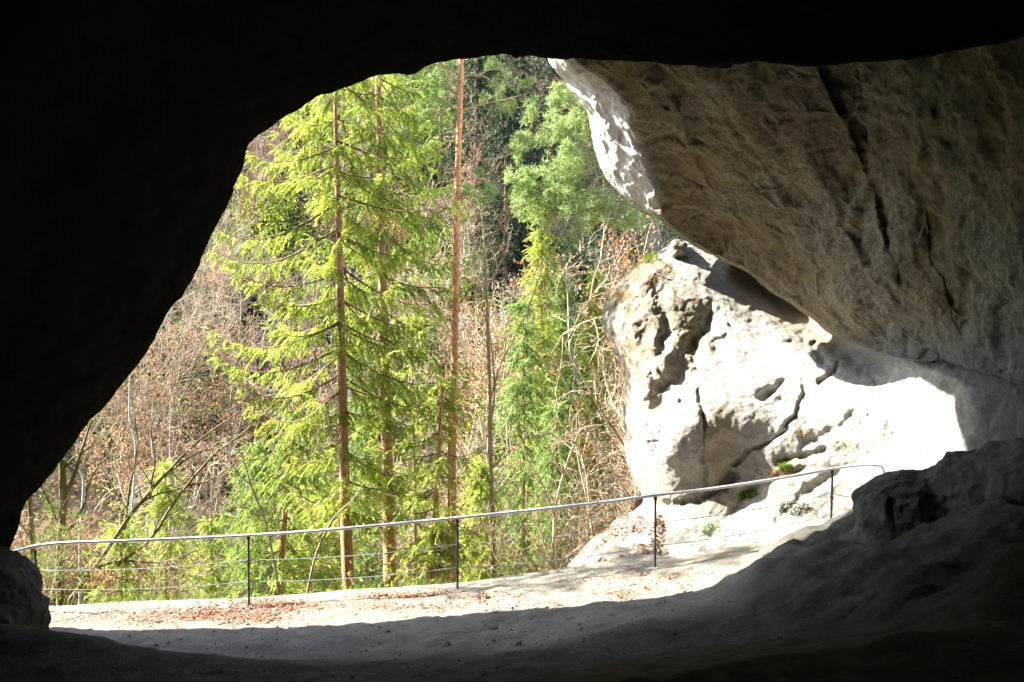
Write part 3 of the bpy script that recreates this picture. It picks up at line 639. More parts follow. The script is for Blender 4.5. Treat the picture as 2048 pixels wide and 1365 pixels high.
# ------------------------------------------------------------------ railing
rl = empty('metal_railing', W(915, 1180, 13.9)); tag(rl, 'galvanised steel handrail with thin dark posts and two wires along the path edge', 'railing')
fence = [(70, 1099, 77, 1216, 14.0), (497, 1072, 498, 1207, 14.1), (915, 1037, 915, 1182, 13.9), (1311, 992, 1310, 1139, 13.7), (1665, 939, 1661, 1072, 13.5)]
rail = [(-60, 1124, 7.5, 13.4), (12, 1107, 7, 13.7), (45, 1099, 7, 13.9), (80, 1091, 7, 14.0), (130, 1086, 6.6, 14.0), (250, 1082, 6.4, 14.0), (380, 1077, 6, 14.1), (497, 1071, 6, 14.1), (620, 1063, 6, 14.0), (760, 1051, 6, 13.95), (915, 1036, 6, 13.9), (1050, 1022, 6, 13.8), (1180, 1008, 6, 13.75),
        (1311, 991, 6, 13.7), (1430, 977, 6, 13.65), (1560, 957, 6, 13.55), (1665, 938, 6, 13.5), (1715, 931, 5.5, 13.4), (1745, 930, 5, 13.3), (1764, 935, 4.5, 13.25), (1768, 960, 4.5, 13.25), (1768, 1000, 4.5, 13.25)]
P, R = px_path(rail, 14); P = catmull(P, 90); R = catmull(R, 90)
V, Q = tubes(P[None], R[None] * 0 + 0.0215, 10); mesh_obj('handrail', V, Q, M_rail, rl)
for a, b, c, d, D_ in fence:
    top = W(a, b + 2, D_); bot = W(c, d, D_); bot[2] = terr(bot[0], bot[1]) - 0.12; bot[1] = top[1]
    K = 7; Pp = top[None] * (1 - np.linspace(0, 1, K))[:, None] + bot[None] * np.linspace(0, 1, K)[:, None]
    bg = Bag(); bg.add(*tubes(Pp[None], np.full((1, K), 0.0165), 8))
    for fr_ in (0.02, 0.36, 0.68):                                   # clamp at the rail and wire ferrules
        c0 = top * (1 - fr_) + bot * fr_; bg.add(*tubes(np.stack([c0 + [0, 0, .02], c0 - [0, 0, .02]])[None], np.full((1, 2), 0.024), 8))
    bg.obj('post', M_post, rl)
for fr_ in (0.36, 0.68):
    pts = []
    st = W(-60, 1124 + 110 * fr_ * 1.2, 13.5); pts.append(st)
    tops = []
    for a, b, c, d, D_ in fence:
        top = W(a, b, D_); bot = W(c, d, D_); tops.append(top * (1 - fr_) + bot * fr_)
    tops.append(W(1768, 965 + 70 * fr_, 13.3))
    allp = [st] + tops; seg = []
    for a, b in zip(allp[:-1], allp[1:]):
        t = np.linspace(0, 1, 9)[:-1, None]; s = a * (1 - t) + b * t; s[:, 2] -= 0.05 * (4 * t[:, 0] * (1 - t[:, 0])); seg.append(s)
    seg.append(allp[-1][None]); P = np.concatenate(seg)
    V, Q = tubes(P[None], np.full((1, len(P)), 0.0058), 6); mesh_obj('wire', V, Q, M_cable, rl)

# ------------------------------------------------------------------ conifers
def frond(rng, n=9, w=0.05):
    """flat drooping spray of needle-covered shoots, unit length along x"""
    Vs = []
    for k in range(n):
        s = (k + 0.6) / n
        base = np.array([s * 0.9, 0, -0.28 * s * s])
        for sd in (-1, 1):
            ln = (0.34 * (1 - s * 0.62)) * rng.uniform(0.7, 1.2)
            d = np.array([0.75, sd * rng.uniform(0.5, 0.9), -rng.uniform(0.05, 0.75)]); d /= np.linalg.norm(d)
            sdv = np.cross(d, rng.normal(0, 1, 3)); sdv /= np.linalg.norm(sdv)
            e = base + d * ln; ww = w * rng.uniform(0.7, 1.2)
            Vs.append([base, base + d * ln * .45 + sdv * ww, e, base + d * ln * .45 - sdv * ww])
    for k in range(3):                                           # main axis shoots
        a = np.array([k * 0.33, 0, -0.28 * (k * .33) ** 2]); b = np.array([k * .33 + 0.37, 0, -0.28 * (k * .33 + .37) ** 2]); m_ = (a + b) / 2
        sdv = np.array([0, rng.normal(), rng.normal()]); sdv /= np.linalg.norm(sdv)
        Vs.append([a, m_ + sdv * w, b, m_ - sdv * w])
    return np.array(Vs)                                           # (m,4,3)
_r = np.random.default_rng(5)
FR = [frond(_r, 9, 0.030) for _ in range(8)]
def place_fronds(bag, rng, pos, fwd, length, tint, sp=None, droop=0.0):
    """pos (N,3) fwd (N,3) length (N)"""
    fwd = fwd / (np.linalg.norm(fwd, axis=1, keepdims=True) + 1e-9)
    side = np.cross(np.array([0, 0, 1.0]), fwd); side /= np.linalg.norm(side, axis=1, keepdims=True) + 1e-9
    roll = rng.normal(0, 0.35, (len(pos), 1)); up = np.cross(fwd, side); s2 = side * np.cos(roll) + up * np.sin(roll); up = np.cross(fwd, s2)
    which = rng.integers(0, len(FR), len(pos))
    for k, f in enumerate(FR):
        m = which == k
        if not m.any(): continue
        L = length[m][:, None, None, None]; f_ = f[None]
        V = pos[m][:, None, None] + L * (f_[..., 0:1] * fwd[m][:, None, None] + f_[..., 1:2] * s2[m][:, None, None] + f_[..., 2:3] * (up[m][:, None, None] * 0.4 + np.array([0, 0, 0.6])))
        nq = V.shape[0] * V.shape[1]
        Q = np.arange(nq * 4).reshape(-1, 4)
        a = np.repeat(tint[m], V.shape[1] * 4) + np.repeat(rng.normal(0, 0.12, nq), 4)
        bag.add(V.reshape(-1, 3), Q, np.clip(a, 0, 1))
def conifer(name, label, trunk, D, prof, mat, bark, seed, group=None, whorl=0.42, nb=5, flen=0.42, step=0.16, cat='tree', zlow=None, dead=0, bias=None, sag=0.30, gap=0.0, thin=1.0, near_cut=0.3):
    """trunk: photo points (px,py,width) bottom to top; prof: [(py, branch length m)] giving branch length by height"""
    rng = np.random.default_rng(seed)
    P, R = px_path(trunk, D)
    P = catmull(P, 40); R = catmull(R, 40)
    zb = terr(P[0, 0], P[0, 1]) - 0.2
    if zb < P[0, 2]:
        ext = P[0] + (P[0] - P[1]) / np.linalg.norm(P[0] - P[1]) * 0.01; k = 6
        add = np.array([[P[0, 0], P[0, 1], z] for z in np.linspace(zb, P[0, 2] - 0.05, k)]); P = np.concatenate([add, P]); R = np.concatenate([np.linspace(R[0] * 1.35, R[0], k), R])
    root = empty(name, P[0]); tag(root, label, cat, group)
    V, Q = tubes(P[None], R[None], 12, 0.10, seed); mesh_obj('trunk', V, Q, bark, root)
    zs = P[:, 2]
    Dm = P[len(P) // 2, 1]
    pz = np.array([(682.5 - p[0]) / F * Dm for p in prof]); pl = np.array([p[1] for p in prof]); o_ = np.argsort(pz); pz, pl = pz[o_], pl[o_]
    z = pz[0]; fol = Bag(); br_P = []; br_R = []; 
    while z < pz[-1]:
        L0_ = np.interp(z, pz, pl)
        if L0_ > 0.05:
            n = nb; a0 = rng.uniform(0, 2 * PI)
            for b in range(n):
                if rng.uniform() < gap: continue
                az = a0 + b * 2 * PI / n + rng.normal(0, 0.25); L = L0_ * rng.uniform(0.7, 1.12) * (1 - near_cut * max(0.0, -math.sin(az)))
                if bias is not None: L *= 1 + bias[0] * math.cos(az - bias[1])
                s = np.linspace(0, 1, 8); zz = z + rng.normal(0, whorl * 0.14)
                bx = np.interp(zz, zs, P[:, 0]); by = np.interp(zz, zs, P[:, 1])
                sg = sag * rng.uniform(0.6, 1.4)
                rr = L * s; hz = L * (-sg * np.sin(s * PI * 0.62) + 0.16 * s ** 3) + 0.05 * s
                wv = 0.04 * L * np.sin(s * 5 + rng.uniform(0, 6))
                bp = np.stack([bx + np.cos(az) * rr - np.sin(az) * wv, by + np.sin(az) * rr + np.cos(az) * wv, zz + hz], -1)
                br_P.append(bp); br_R.append(np.linspace(0.011 + 0.005 * L, 0.003, 8))
                m = max(3, int(L / step * thin)); t = (np.linspace(0.16 if L < 1 else 0.22, 1.0, m) + rng.normal(0, 0.02, m)).clip(0.1, 1)
                ip = t * 6.999; i = ip.astype(int); f = (ip - i)[:, None]
                pos = bp[i] * (1 - f) + bp[i + 1] * f; T = bp[i + 1] - bp[i]; T /= np.linalg.norm(T, axis=1, keepdims=True)
                sd = np.stack([-T[:, 1], T[:, 0], np.zeros(m)], -1)
                tn = 0.30 + 0.35 * t + rng.normal(0, 0.17)
                for sgn_ in (-1, 1):
                    dr_ = rng.uniform(0.2, 1.1, (m, 1))
                    fw = T * rng.uniform(0.45, 1.0, (m, 1)) + sgn_ * sd * rng.uniform(0.5, 1.0, (m, 1)) + np.array([0, 0, -1.0]) * dr_
                    ln = flen * (0.55 + 0.75 * np.sin(PI * (0.15 + 0.75 * t))) * rng.uniform(0.75, 1.2, m)
                    place_fronds(fol, rng, pos, fw, ln, np.clip(tn + rng.normal(0, 0.12, m), 0, 1))
                place_fronds(fol, rng, pos, T * 0.6 + np.array([0, 0, -0.75]) + rng.normal(0, 0.2, (m, 3)), flen * rng.uniform(0.5, 0.95, m), np.clip(tn - 0.1, 0, 1))
                place_fronds(fol, rng, bp[-1:], T[-1:], np.array([flen * 0.9]), np.array([0.75]))
        z += whorl * rng.uniform(0.75, 1.25)
    if br_P:
        BP = np.stack(br_P); BR = np.stack(br_R); bb = Bag(); bb.add(*tubes(BP, BR, 4))
        if dead:
            lo, hi = zs[0], pz[-1] * 0.5 + zs[0] * 0.5
            k = dead; z_ = rng.uniform(max(zs[0], (682.5 - 1190) / F * Dm), hi, k); az = rng.uniform(0, 2 * PI, k); L = rng.uniform(0.4, 1.5, k)
            s = np.linspace(0, 1, 8)[None]
            bx = np.interp(z_, zs, P[:, 0]); by = np.interp(z_, zs, P[:, 1])
            DP = np.stack([bx[:, None] + np.cos(az)[:, None] * L[:, None] * s, by[:, None] + np.sin(az)[:, None] * L[:, None] * s, z_[:, None] + L[:, None] * (-0.22 * np.sin(s * 2)) + rng.normal(0, 0.015, (k, 8))], -1)
            DR = np.repeat(np.linspace(0.009, 0.002, 8)[None], k, 0); bb.add(*tubes(DP, DR, 4))
            CP, CR = children(rng, DP, DR, 7, (0.15, 0.5), (0.4, 1.0), -0.15, 0.2, rmin=0.0028); bb.add(*tubes(CP, CR, 3))
        bb.obj('branches', M_deadwood, root)
    if fol.n: fol.obj('foliage', mat, root, smooth=False)
    return root

conifer('spruce_tree', 'tall yellow green spruce with thin reddish trunk, leftmost of the big trees behind the railing',
        [(697, 1195, 25), (693, 1080, 23), (689, 950, 20), (683, 700, 17), (680, 560, 15), (676, 400, 12), (672, 250, 9), (670, 150, 6), (668, 40, 2)], 18.0,
        [(1010, 1.2), (960, 2.0), (900, 1.9), (845, 0.5), (780, 1.7), (760, 2.6), (600, 2.65), (470, 2.5), (350, 2.15), (250, 1.9), (130, 1.4), (40, 0.6)], M_needle, M_bark_spruce, 11, nb=6, whorl=0.54, dead=26, step=0.13, near_cut=0.9, gap=0.08, flen=0.33)
conifer('spruce_tree', 'spruce with thick brown trunk, second big tree behind the railing from the left',
        [(782, 1192, 28), (779, 1080, 26), (775, 930, 23), (770, 800, 21), (766, 600, 18), (762, 400, 15), (758, 250, 13), (756, 150, 12), (754, 0, 8), (752, -120, 3)], 19.0,
        [(960, 0.5), (900, 0.9), (760, 1.1), (640, 1.5), (520, 1.7), (400, 1.8), (250, 1.9), (120, 1.8), (-40, 1.0), (-120, 0.2)], M_needle_2, M_bark_spruce, 12, nb=6, whorl=0.62, dead=34, gap=0.18, step=0.14, near_cut=0.9, flen=0.34)
conifer('spruce_tree', 'young bright green spruce growing in front of the orange pine trunk',
        [(862, 1190, 13), (872, 1000, 10), (880, 850, 7), (888, 740, 4), (893, 700, 2)], 17.4,
        [(1130, 0.7), (1040, 0.85), (940, 1.0), (850, 0.8), (770, 0.45), (705, 0.1)], M_needle, M_bark_spruce, 13, nb=5, whorl=0.32, flen=0.3, step=0.13, gap=0.15)
conifer('spruce_tree', 'slim green spruce between the second trunk and the orange pine trunk',
        [(832, 1188, 10), (828, 900, 6), (824, 740, 3), (822, 640, 1.5)], 21.5,
        [(1080, 0.7), (980, 1.1), (850, 1.2), (700, 0.7), (640, 0.1)], M_needle, M_bark_spruce, 14, nb=5, whorl=0.5, flen=0.36, step=0.17, gap=0.3)
conifer('spruce_tree', 'low spruce with drooping branches left of the first reddish trunk',
        [(560, 1190, 14), (572, 1000, 10), (590, 850, 5), (597, 790, 2)], 20.5,
        [(1170, 0.9), (1080, 1.1), (1000, 1.2), (920, 1.0), (840, 0.5), (790, 0.1)], M_needle_2, M_bark_spruce, 15, nb=5, whorl=0.34, flen=0.34, step=0.13, gap=0.15)
conifer('spruce_tree', 'small pale green spruce behind the middle of the railing',
        [(640, 1192, 10), (640, 1060, 6), (642, 960, 3), (642, 900, 1)], 22,
        [(1180, 1.0), (1080, 1.0), (1000, 0.7), (900, 0.1)], M_needle, M_bark_spruce, 16, nb=6, whorl=0.3, flen=0.3, step=0.12)
conifer('spruce_tree', 'unseen sparse spruce added behind the dark left wall, its crown dappling the path',
        [(-46, 1190, 22), (-48, 700, 17), (-50, 200, 10), (-50, -200, 6), (-50, -390, 2)], 16.0,
        [(120, 1.3), (-60, 1.5), (-200, 1.2), (-385, 0.1)], M_needle, M_bark_spruce, 17, nb=5, whorl=0.6, flen=0.4, step=0.18, gap=0.2)  # unseen tree, placed and shaped so its shadow dapples the path
# --- pine with orange trunk
def tufts(bag, rng, pos, size, n=26, tint=0.5, w=0.07):
    N_ = len(pos); d = rng.normal(0, 1, (N_, n, 3)); d[..., 2] += 0.35; d /= np.linalg.norm(d, axis=-1, keepdims=True)
    sd = np.cross(d, rng.normal(0, 1, d.shape)); sd /= np.linalg.norm(sd, axis=-1, keepdims=True)
    s = (size * rng.uniform(0.7, 1.2, (N_, n, 1)))
    p = pos[:, None]; V = np.stack([p + d * s * 0.1, p + d * s * .6 + sd * s * w, p + d * s, p + d * s * .6 - sd * s * w], 2)
    nq = N_ * n; bag.add(V.reshape(-1, 3), np.arange(nq * 4).reshape(-1, 4), np.clip(np.repeat(rng.normal(tint, 0.2, nq), 4), 0, 1))
def limb_tree(name, label, trunk, D, limbs, bark, seed, twigmat=None, twig=None, leaves=None, group=None, cat='tree', levels=2, tuft=None, root_to_ground=True, sides=10, rough=0.12, up=0.1):
    """trunk: photo points; limbs: list of photo-point lists. twig=(m,L0,L1) settings; leaves=(mat,count,size); tuft=(mat,size,count)"""
    rng = np.random.default_rng(seed)
    P, R = px_path(trunk, D); P = catmull(P, 30); R = np.maximum(catmull(R, 30), 0.002)
    if root_to_ground:
        zb = terr(P[0, 0], P[0, 1]) - 0.15
        if zb < P[0, 2]:
            add = np.array([[P[0, 0], P[0, 1], z] for z in np.linspace(zb, P[0, 2] - 0.03, 5)]); P = np.concatenate([add, P]); R = np.concatenate([np.linspace(R[0] * 1.3, R[0], 5), R])
    root = empty(name, P[0]); tag(root, label, cat, group)
    V, Q = tubes(P[None], R[None], sides, rough, seed); mesh_obj('trunk', V, Q, bark, root)
    bb = Bag(); LP = []; LR = []
    for l in limbs:
        p, r = px_path(l, D); p = catmull(p, 12); r = np.maximum(catmull(r, 12), 0.002); p = p + rng.normal(0, 0.006, p.shape); LP.append(p); LR.append(r)
    src = []
    if LP:
        for p, r in zip(LP, LR): src.append((p[None], r[None]))
    ends = []; parts = []
    if twig:
        m, l0, l1 = twig
        base = src if src else [(P[None, 8:], R[None, 8:])]
        for (p_, r_) in base:
            bb = Bag(); parts.append(bb)
            if src: bb.add(*tubes(p_, r_, 6))
            c, cr = children(rng, p_, r_, m, (l0, l1), (0.4, 1.1), up, 0.16, smin=0.12, rmin=0.004); bb.add(*tubes(c, cr, 4)); last = c
            cc, ccr = children(rng, c, cr, 4, (l0 * 0.4, l1 * 0.5), (0.4, 1.0), up, 0.2, rmin=0.003); bb.add(*tubes(cc, ccr, 3)); last = cc
            if levels > 2:
                c3, c3r = children(rng, cc, ccr, 3, (l0 * 0.2, l1 * 0.25), (0.4, 1.0), up, 0.2, rmin=0.0028); bb.add(*tubes(c3, c3r, 3)); ends.append(c3)
            ends.append(last)
    for bb in parts: bb.obj('branch', twigmat or bark, root)
    ends = [np.concatenate(ends[1::2] if levels > 2 else ends)] if ends else []
    if leaves and ends:
        mat_, cnt, size = leaves; e = ends[0]; p = pts_on(rng, e, 3, 0.2); 
        # clump leaves: keep where a slow noise is high
        k = vnoise(p * 1.6, seed) > -0.25; p = p[k]; p = p[rng.permutation(len(p))[:cnt]]
        V, Q, a = leaf_quads(rng, p, size); bg = Bag(); bg.add(V, Q, a); bg.obj('leaves', mat_, root, smooth=False)
    if tuft and ends:
        mat_, size, cnt = tuft; e = ends[0]; p = pts_on(rng, e, 2, 0.7); p = p[rng.permutation(len(p))[:cnt]]
        bg = Bag(); tufts(bg, rng, p, size); bg.obj('foliage', mat_, root, smooth=False)
    return root
limb_tree('pine_tree', 'tall pine with slender bright orange trunk, third big trunk behind the railing',
          [(906, 1180, 17), (905, 1050, 16), (905, 900, 15), (909, 700, 14), (912, 520, 14), (917, 300, 12.5), (921, 180, 11.5), (923, 115, 11), (926, -40, 8), (928, -150, 4)], 18.6,
          [[(922, 152, 5), (960, 152, 4), (1000, 168, 3.2), (1035, 160, 2)], [(920, 152, 4), (885, 132, 3), (850, 128, 2)], [(919, 225, 4), (960, 210, 3), (1010, 200, 2.5), (1060, 185, 1.5)],
           [(918, 330, 3.5), (960, 322, 3), (1010, 312, 2.4), (1040, 300, 1.5)], [(916, 220, 3), (890, 215, 2), (865, 235, 1.5)], [(914, 400, 3), (940, 385, 2.2), (965, 400, 1.4)],
           [(924, 80, 5), (1000, 60, 4), (1080, 40, 2)], [(924, 40, 5), (850, 20, 4), (770, 20, 2)], [(925, 0, 4), (1000, -60, 2)]],
          M_bark_pine, 21, M_bark_grey, (6, 0.25, 0.7), tuft=(M_needle_p, 0.11, 360), up=0.05)
limb_tree('pine_tree', 'thin dark trunk standing right against the orange pine trunk', [(896, 1185, 8), (897, 1000, 7), (899, 850, 5), (903, 760, 3)], 18.2,
          [[(897, 960, 2.5), (880, 930, 2), (860, 925, 1)], [(898, 880, 2), (920, 850, 1.5), (945, 845, 1)]], M_bark_spruce, 22, M_deadwood, (5, 0.2, 0.6))
limb_tree('bare_tree', 'slender bare grey tree right of the orange pine trunk', [(987, 1168, 10), (985, 1050, 9.5), (981, 900, 9), (977, 700, 7.5), (972, 560, 6), (966, 460, 4), (958, 380, 2.5)], 18.8,
          [[(982, 860, 5), (989, 780, 4), (984, 700, 3), (978, 640, 2), (990, 560, 1.5)], [(984, 935, 3.5), (1020, 905, 2.5), (1060, 870, 1.6)], [(980, 800, 4), (1000, 735, 3), (1030, 672, 3), (1062, 600, 2.6), (1090, 520, 2), (1100, 450, 1.4)],
           [(975, 640, 2.5), (955, 600, 2), (948, 540, 1.2)], [(972, 560, 2.5), (1000, 500, 2), (1020, 430, 1.2)]], M_bark_grey, 23, M_twig, (7, 0.3, 0.9), levels=3, leaves=(M_russet, 140, 0.07))
# pine behind the slab, its crown of pale green tufts reaching left
def tuft_crown(name, label, centre_px, D, limbs, seed, blobs, trunk, mat=M_needle_p, count=900, size=0.14, bark=M_bark_pine, twm=M_bark_grey):
    rng = np.random.default_rng(seed)
    P, R = px_path(trunk, D); P = catmull(P, 24); R = catmull(R, 24)
    zb = min(terr(P[0, 0], P[0, 1]) - 0.2, P[0, 2] - 0.1); P = np.concatenate([[[P[0, 0], P[0, 1], zb]], P]); R = np.concatenate([[R[0] * 1.2], R])
    root = empty(name, P[0]); tag(root, label, 'tree'); V, Q = tubes(P[None], R[None], 10, 0.1, seed); mesh_obj('trunk', V, Q, bark, root)
    bb = Bag(); LP = []; LR = []
    for l in limbs:
        p, r = px_path(l, D); p = catmull(p, 12); LP.append(p + rng.normal(0, .008, p.shape)); LR.append(np.maximum(catmull(r, 12), 0.003))
    LP = np.stack(LP); LR = np.stack(LR); bb.add(*tubes(LP, LR, 5))
    c, cr = children(rng, LP, LR, 9, (0.4, 1.0), (0.3, 0.9), 0.02, 0.14, rmin=0.004); bb.add(*tubes(c, cr, 4))
    bb.obj('branches', twm, root)
    fol = Bag(); pts = []
    for (cx, cy, rx, ry, n) in blobs:
        q = rng.normal(0, 0.5, (n, 3)); q /= np.maximum(1, np.linalg.norm(q, axis=1, keepdims=True)); ctr = W(cx, cy, D); sx = rx / F * D; sz = ry / F * D
        p = ctr + q * np.array([sx, sx * 0.7, sz]); k = fbm(p * 1.8, 2, seed) > -0.12; pts.append(p[k])
    p = np.concatenate(pts + [pts_on(rng, c, 3, 0.4)]); tufts(fol, rng, p, size, 22, 0.5, 0.055)
    fol.obj('foliage', mat, root, smooth=False); return root
tuft_crown('pine_tree', 'pale green bushy pine whose crown reaches out from behind the overhanging slab', None, 21.0,
           [[(1388, 380, 9), (1225, 330, 6), (1170, 345, 5), (1110, 370, 3), (1060, 390, 2)], [(1390, 410, 9), (1225, 350, 6), (1180, 375, 4.5), (1120, 410, 3), (1075, 450, 2)], [(1380, 330, 8), (1215, 300, 6), (1160, 290, 4), (1100, 260, 3), (1070, 235, 2)], [(1394, 440, 8), (1235, 380, 5), (1190, 400, 4), (1140, 440, 2.5)],
            [(1370, 260, 8), (1205, 240, 5), (1160, 215, 4), (1120, 195, 2)], [(1396, 470, 8), (1230, 400, 5), (1200, 430, 3.5), (1150, 460, 2)]], 31,
           [(1110, 320, 75, 45, 300), (1060, 350, 45, 60, 220), (1150, 250, 70, 35, 170), (1090, 400, 70, 50, 260), (1190, 420, 80, 35, 200), (1140, 190, 45, 25, 80), (1050, 290, 30, 30, 50), (1260, 445, 60, 18, 60)],
           [(1405, 1100, 20), (1405, 800, 19), (1400, 600, 17), (1390, 400, 14), (1370, 250, 10), (1360, 100, 6)])

# ------------------------------------------------------------------ mid-distance conifers (across the gorge)
far = [  # px base, py base, height px, crown width px, D, material, label
    (1080, 700, 300, 85, 30, M_needle, 'green spruce with hanging foliage below the pale pine crown'),
    (1045, 940, 330, 120, 27, M_needle_b, 'broad blue green spruce right of the slender bare tree'),
    (1120, 800, 260, 90, 31, M_needle_b, 'dark green spruce between the bare trunk and the outcrop'),
    (1190, 720, 190, 60, 30, M_needle, 'small bright green spruce against the left edge of the outcrop'),
    (1110, 1010, 200, 100, 25, M_needle_b, 'blue green spruce behind the shrub clump left of the outcrop'),
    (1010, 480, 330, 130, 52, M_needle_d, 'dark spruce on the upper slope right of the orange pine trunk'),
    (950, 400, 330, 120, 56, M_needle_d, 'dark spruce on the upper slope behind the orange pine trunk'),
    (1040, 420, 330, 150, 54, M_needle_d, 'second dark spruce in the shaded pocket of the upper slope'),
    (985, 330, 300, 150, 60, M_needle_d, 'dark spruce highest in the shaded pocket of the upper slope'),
    (240, 1175, 150, 120, 23, M_needle, 'low yellow green spruce behind the handrail beside the mossy fork'),
    (1100, 380, 360, 150, 58, M_needle_d, 'dark spruce at the top behind the pale pine crown'),
    (880, 300, 300, 140, 60, M_needle_b, 'green spruce under the cave lip left of the orange pine trunk'),
    (800, 330, 320, 140, 62, M_needle_b, 'green spruce under the cave lip behind the second trunk'),
    (330, 1160, 220, 150, 26, M_needle, 'light green young spruce among bare branches behind the left part of the railing'),
    (420, 1150, 130, 110, 30, M_needle, 'small yellow green spruce beyond the left half of the railing'),
    (730, 1080, 300, 130, 28, M_needle_b, 'dark green spruce between the two brown trunks behind the railing'),
    (510, 1010, 150, 100, 29, M_needle_b, 'short green spruce left of the first trunk above the railing'),
    (960, 1120, 190, 110, 24, M_needle, 'yellow green spruce at the foot of the slender bare tree'),
    (1160, 640, 160, 60, 40, M_needle_d, 'small dark spruce just left of the outcrop top'),
]
for i, (bx, by, hp, wp, D_, mt, lb) in enumerate(far):
    D_ = float(D_); b = W(bx, by, D_); zt = float(terr(b[0], b[1]))
    # stand it on the terrain: search the depth near D_ where the trunk foot meets the ground line
    L = wp / 2 / F * D_
    py_foot = 682.5 - zt / D_ * F
    pytop = by - hp
    prof = [(max(py_foot, by) - 8, L * 0.55), (max(py_foot, by) - hp * 0.12, L * 0.85), (by - hp * 0.2, L), (by - hp * 0.5, L * 0.75), (by - hp * 0.8, L * 0.35), (pytop, 0.05)]
    near = D_ < 34
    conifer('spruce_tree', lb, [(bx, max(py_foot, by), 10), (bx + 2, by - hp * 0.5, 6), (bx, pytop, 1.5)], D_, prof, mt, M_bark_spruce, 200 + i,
            group='spruces on the slopes beyond the railing', whorl=0.42 if near else 0.7, nb=6, flen=0.42 if near else 0.75, step=0.2 if near else 0.36)

# ------------------------------------------------------------------ bare deciduous shrubs and trees
def shrub_mesh(seed, H, stems=5, levels=3, leaf=True, spread=0.55, upw=0.35, rs=0.02, n1=7, n2=5, curl=0.2):
    rng = np.random.default_rng(seed); K = 7
    base = rng.normal(0, 0.08, (stems, 3)); base[:, 2] = -0.1
    az = rng.uniform(0, 2 * PI, stems); tilt = rng.uniform(0.05, spread, stems); d = np.stack([np.cos(az) * np.sin(tilt), np.sin(az) * np.sin(tilt), np.cos(tilt)], -1)
    P = [base]; dd = d; cur = base
    for k in range(K - 1):
        dd = dd + rng.normal(0, 0.10, dd.shape) + np.array([0, 0, 0.03]); dd /= np.linalg.norm(dd, axis=1, keepdims=True); cur = cur + dd * (H * rng.uniform(0.8, 1.1) / (K - 1)); P.append(cur)
    P = np.stack(P, 1); R = np.repeat(np.linspace(rs, rs * 0.3, K)[None], stems, 0)
    bag = Bag(); bag.add(*tubes(P, R, 5))
    c1, r1 = children(rng, P, R, n1, (H * 0.28, H * 0.55), (0.4, 1.2), upw * 0.5, curl, smin=0.2, rmin=rs * 0.3); bag.add(*tubes(c1, r1, 4))
    c2, r2 = children(rng, c1, r1, n2, (H * 0.12, H * 0.28), (0.4, 1.2), upw * 0.4, curl * 1.2, rmin=rs * 0.22); bag.add(*tubes(c2, r2, 3))
    tips = c2
    if levels > 2:
        c3, r3 = children(rng, c2, r2, 3, (H * 0.06, H * 0.14), (0.4, 0.9), upw * 0.3, 0.2, rmin=rs * 0.17, K=4); bag.add(*tubes(c3, r3, 3)); tips = c3
    lv = pts_on(rng, tips, 2, 0.3)
    return bag, lv
def place(bag, loc, rz, s):
    V = np.concatenate(bag.V) if isinstance(bag, Bag) else bag; c, n_ = math.cos(rz), math.sin(rz)
    return V @ np.array([[c, n_, 0], [-n_, c, 0], [0, 0, 1]]) * s + np.asarray(loc)
SH = [shrub_mesh(300 + k, 3.0, stems=6, spread=0.7, rs=0.02) for k in range(5)]
SHf = [shrub_mesh(320 + k, 4.0, stems=5, spread=0.45, levels=3, rs=0.034, upw=0.6) for k in range(5)]
def shrub(label, px, py, D_, H, k, leafn=500, leafs=0.07, mat=M_twig, lm=M_russet, name='bare_shrub', cat='shrub', group=None, seed=0, lk=-0.1):
    if H > 9: lk, leafs = -0.55, 0.14
    rng = np.random.default_rng(900 + seed + int(px)); b = W(px, py, D_)
    if D_ >= 24:
        b = hit(px, py, 31, 110) if H < 9 else np.array([b[0], b[1], float(terr(b[0], b[1]))]); k_ = 1.0 if H > 9 else min(b[1] / D_, 2.6); H = H * k_; leafs = min(leafs * k_, 0.17)
    else: b[2] = min(float(terr(b[0], b[1])), b[2])
    bag, lv = SH[k % 5]; s = H / 3.0; rz = rng.uniform(0, 6.28)
    root = empty(name, b); tag(root, label, cat, group)
    V = place(bag, b, rz, s); mesh_obj('branches', V, [np.concatenate(f) for f in bag.F.values()], mat, root, True)
    if leafn:
        p = place(lv, b, rz, s); p = np.repeat(p, 1 + int(3 * leafn / len(p)), 0); p = p + rng.normal(0, 0.05 * s, p.shape); kk = vnoise(p * 1.1 / max(1, s * 0.6), 7) > lk; p = p[kk]; p = p[rng.permutation(len(p))[:leafn]]
        V, Q, a = leaf_quads(rng, p, leafs); g_ = Bag(); g_.add(V, Q, a); g_.obj('leaves', lm, root, smooth=False)
    return root
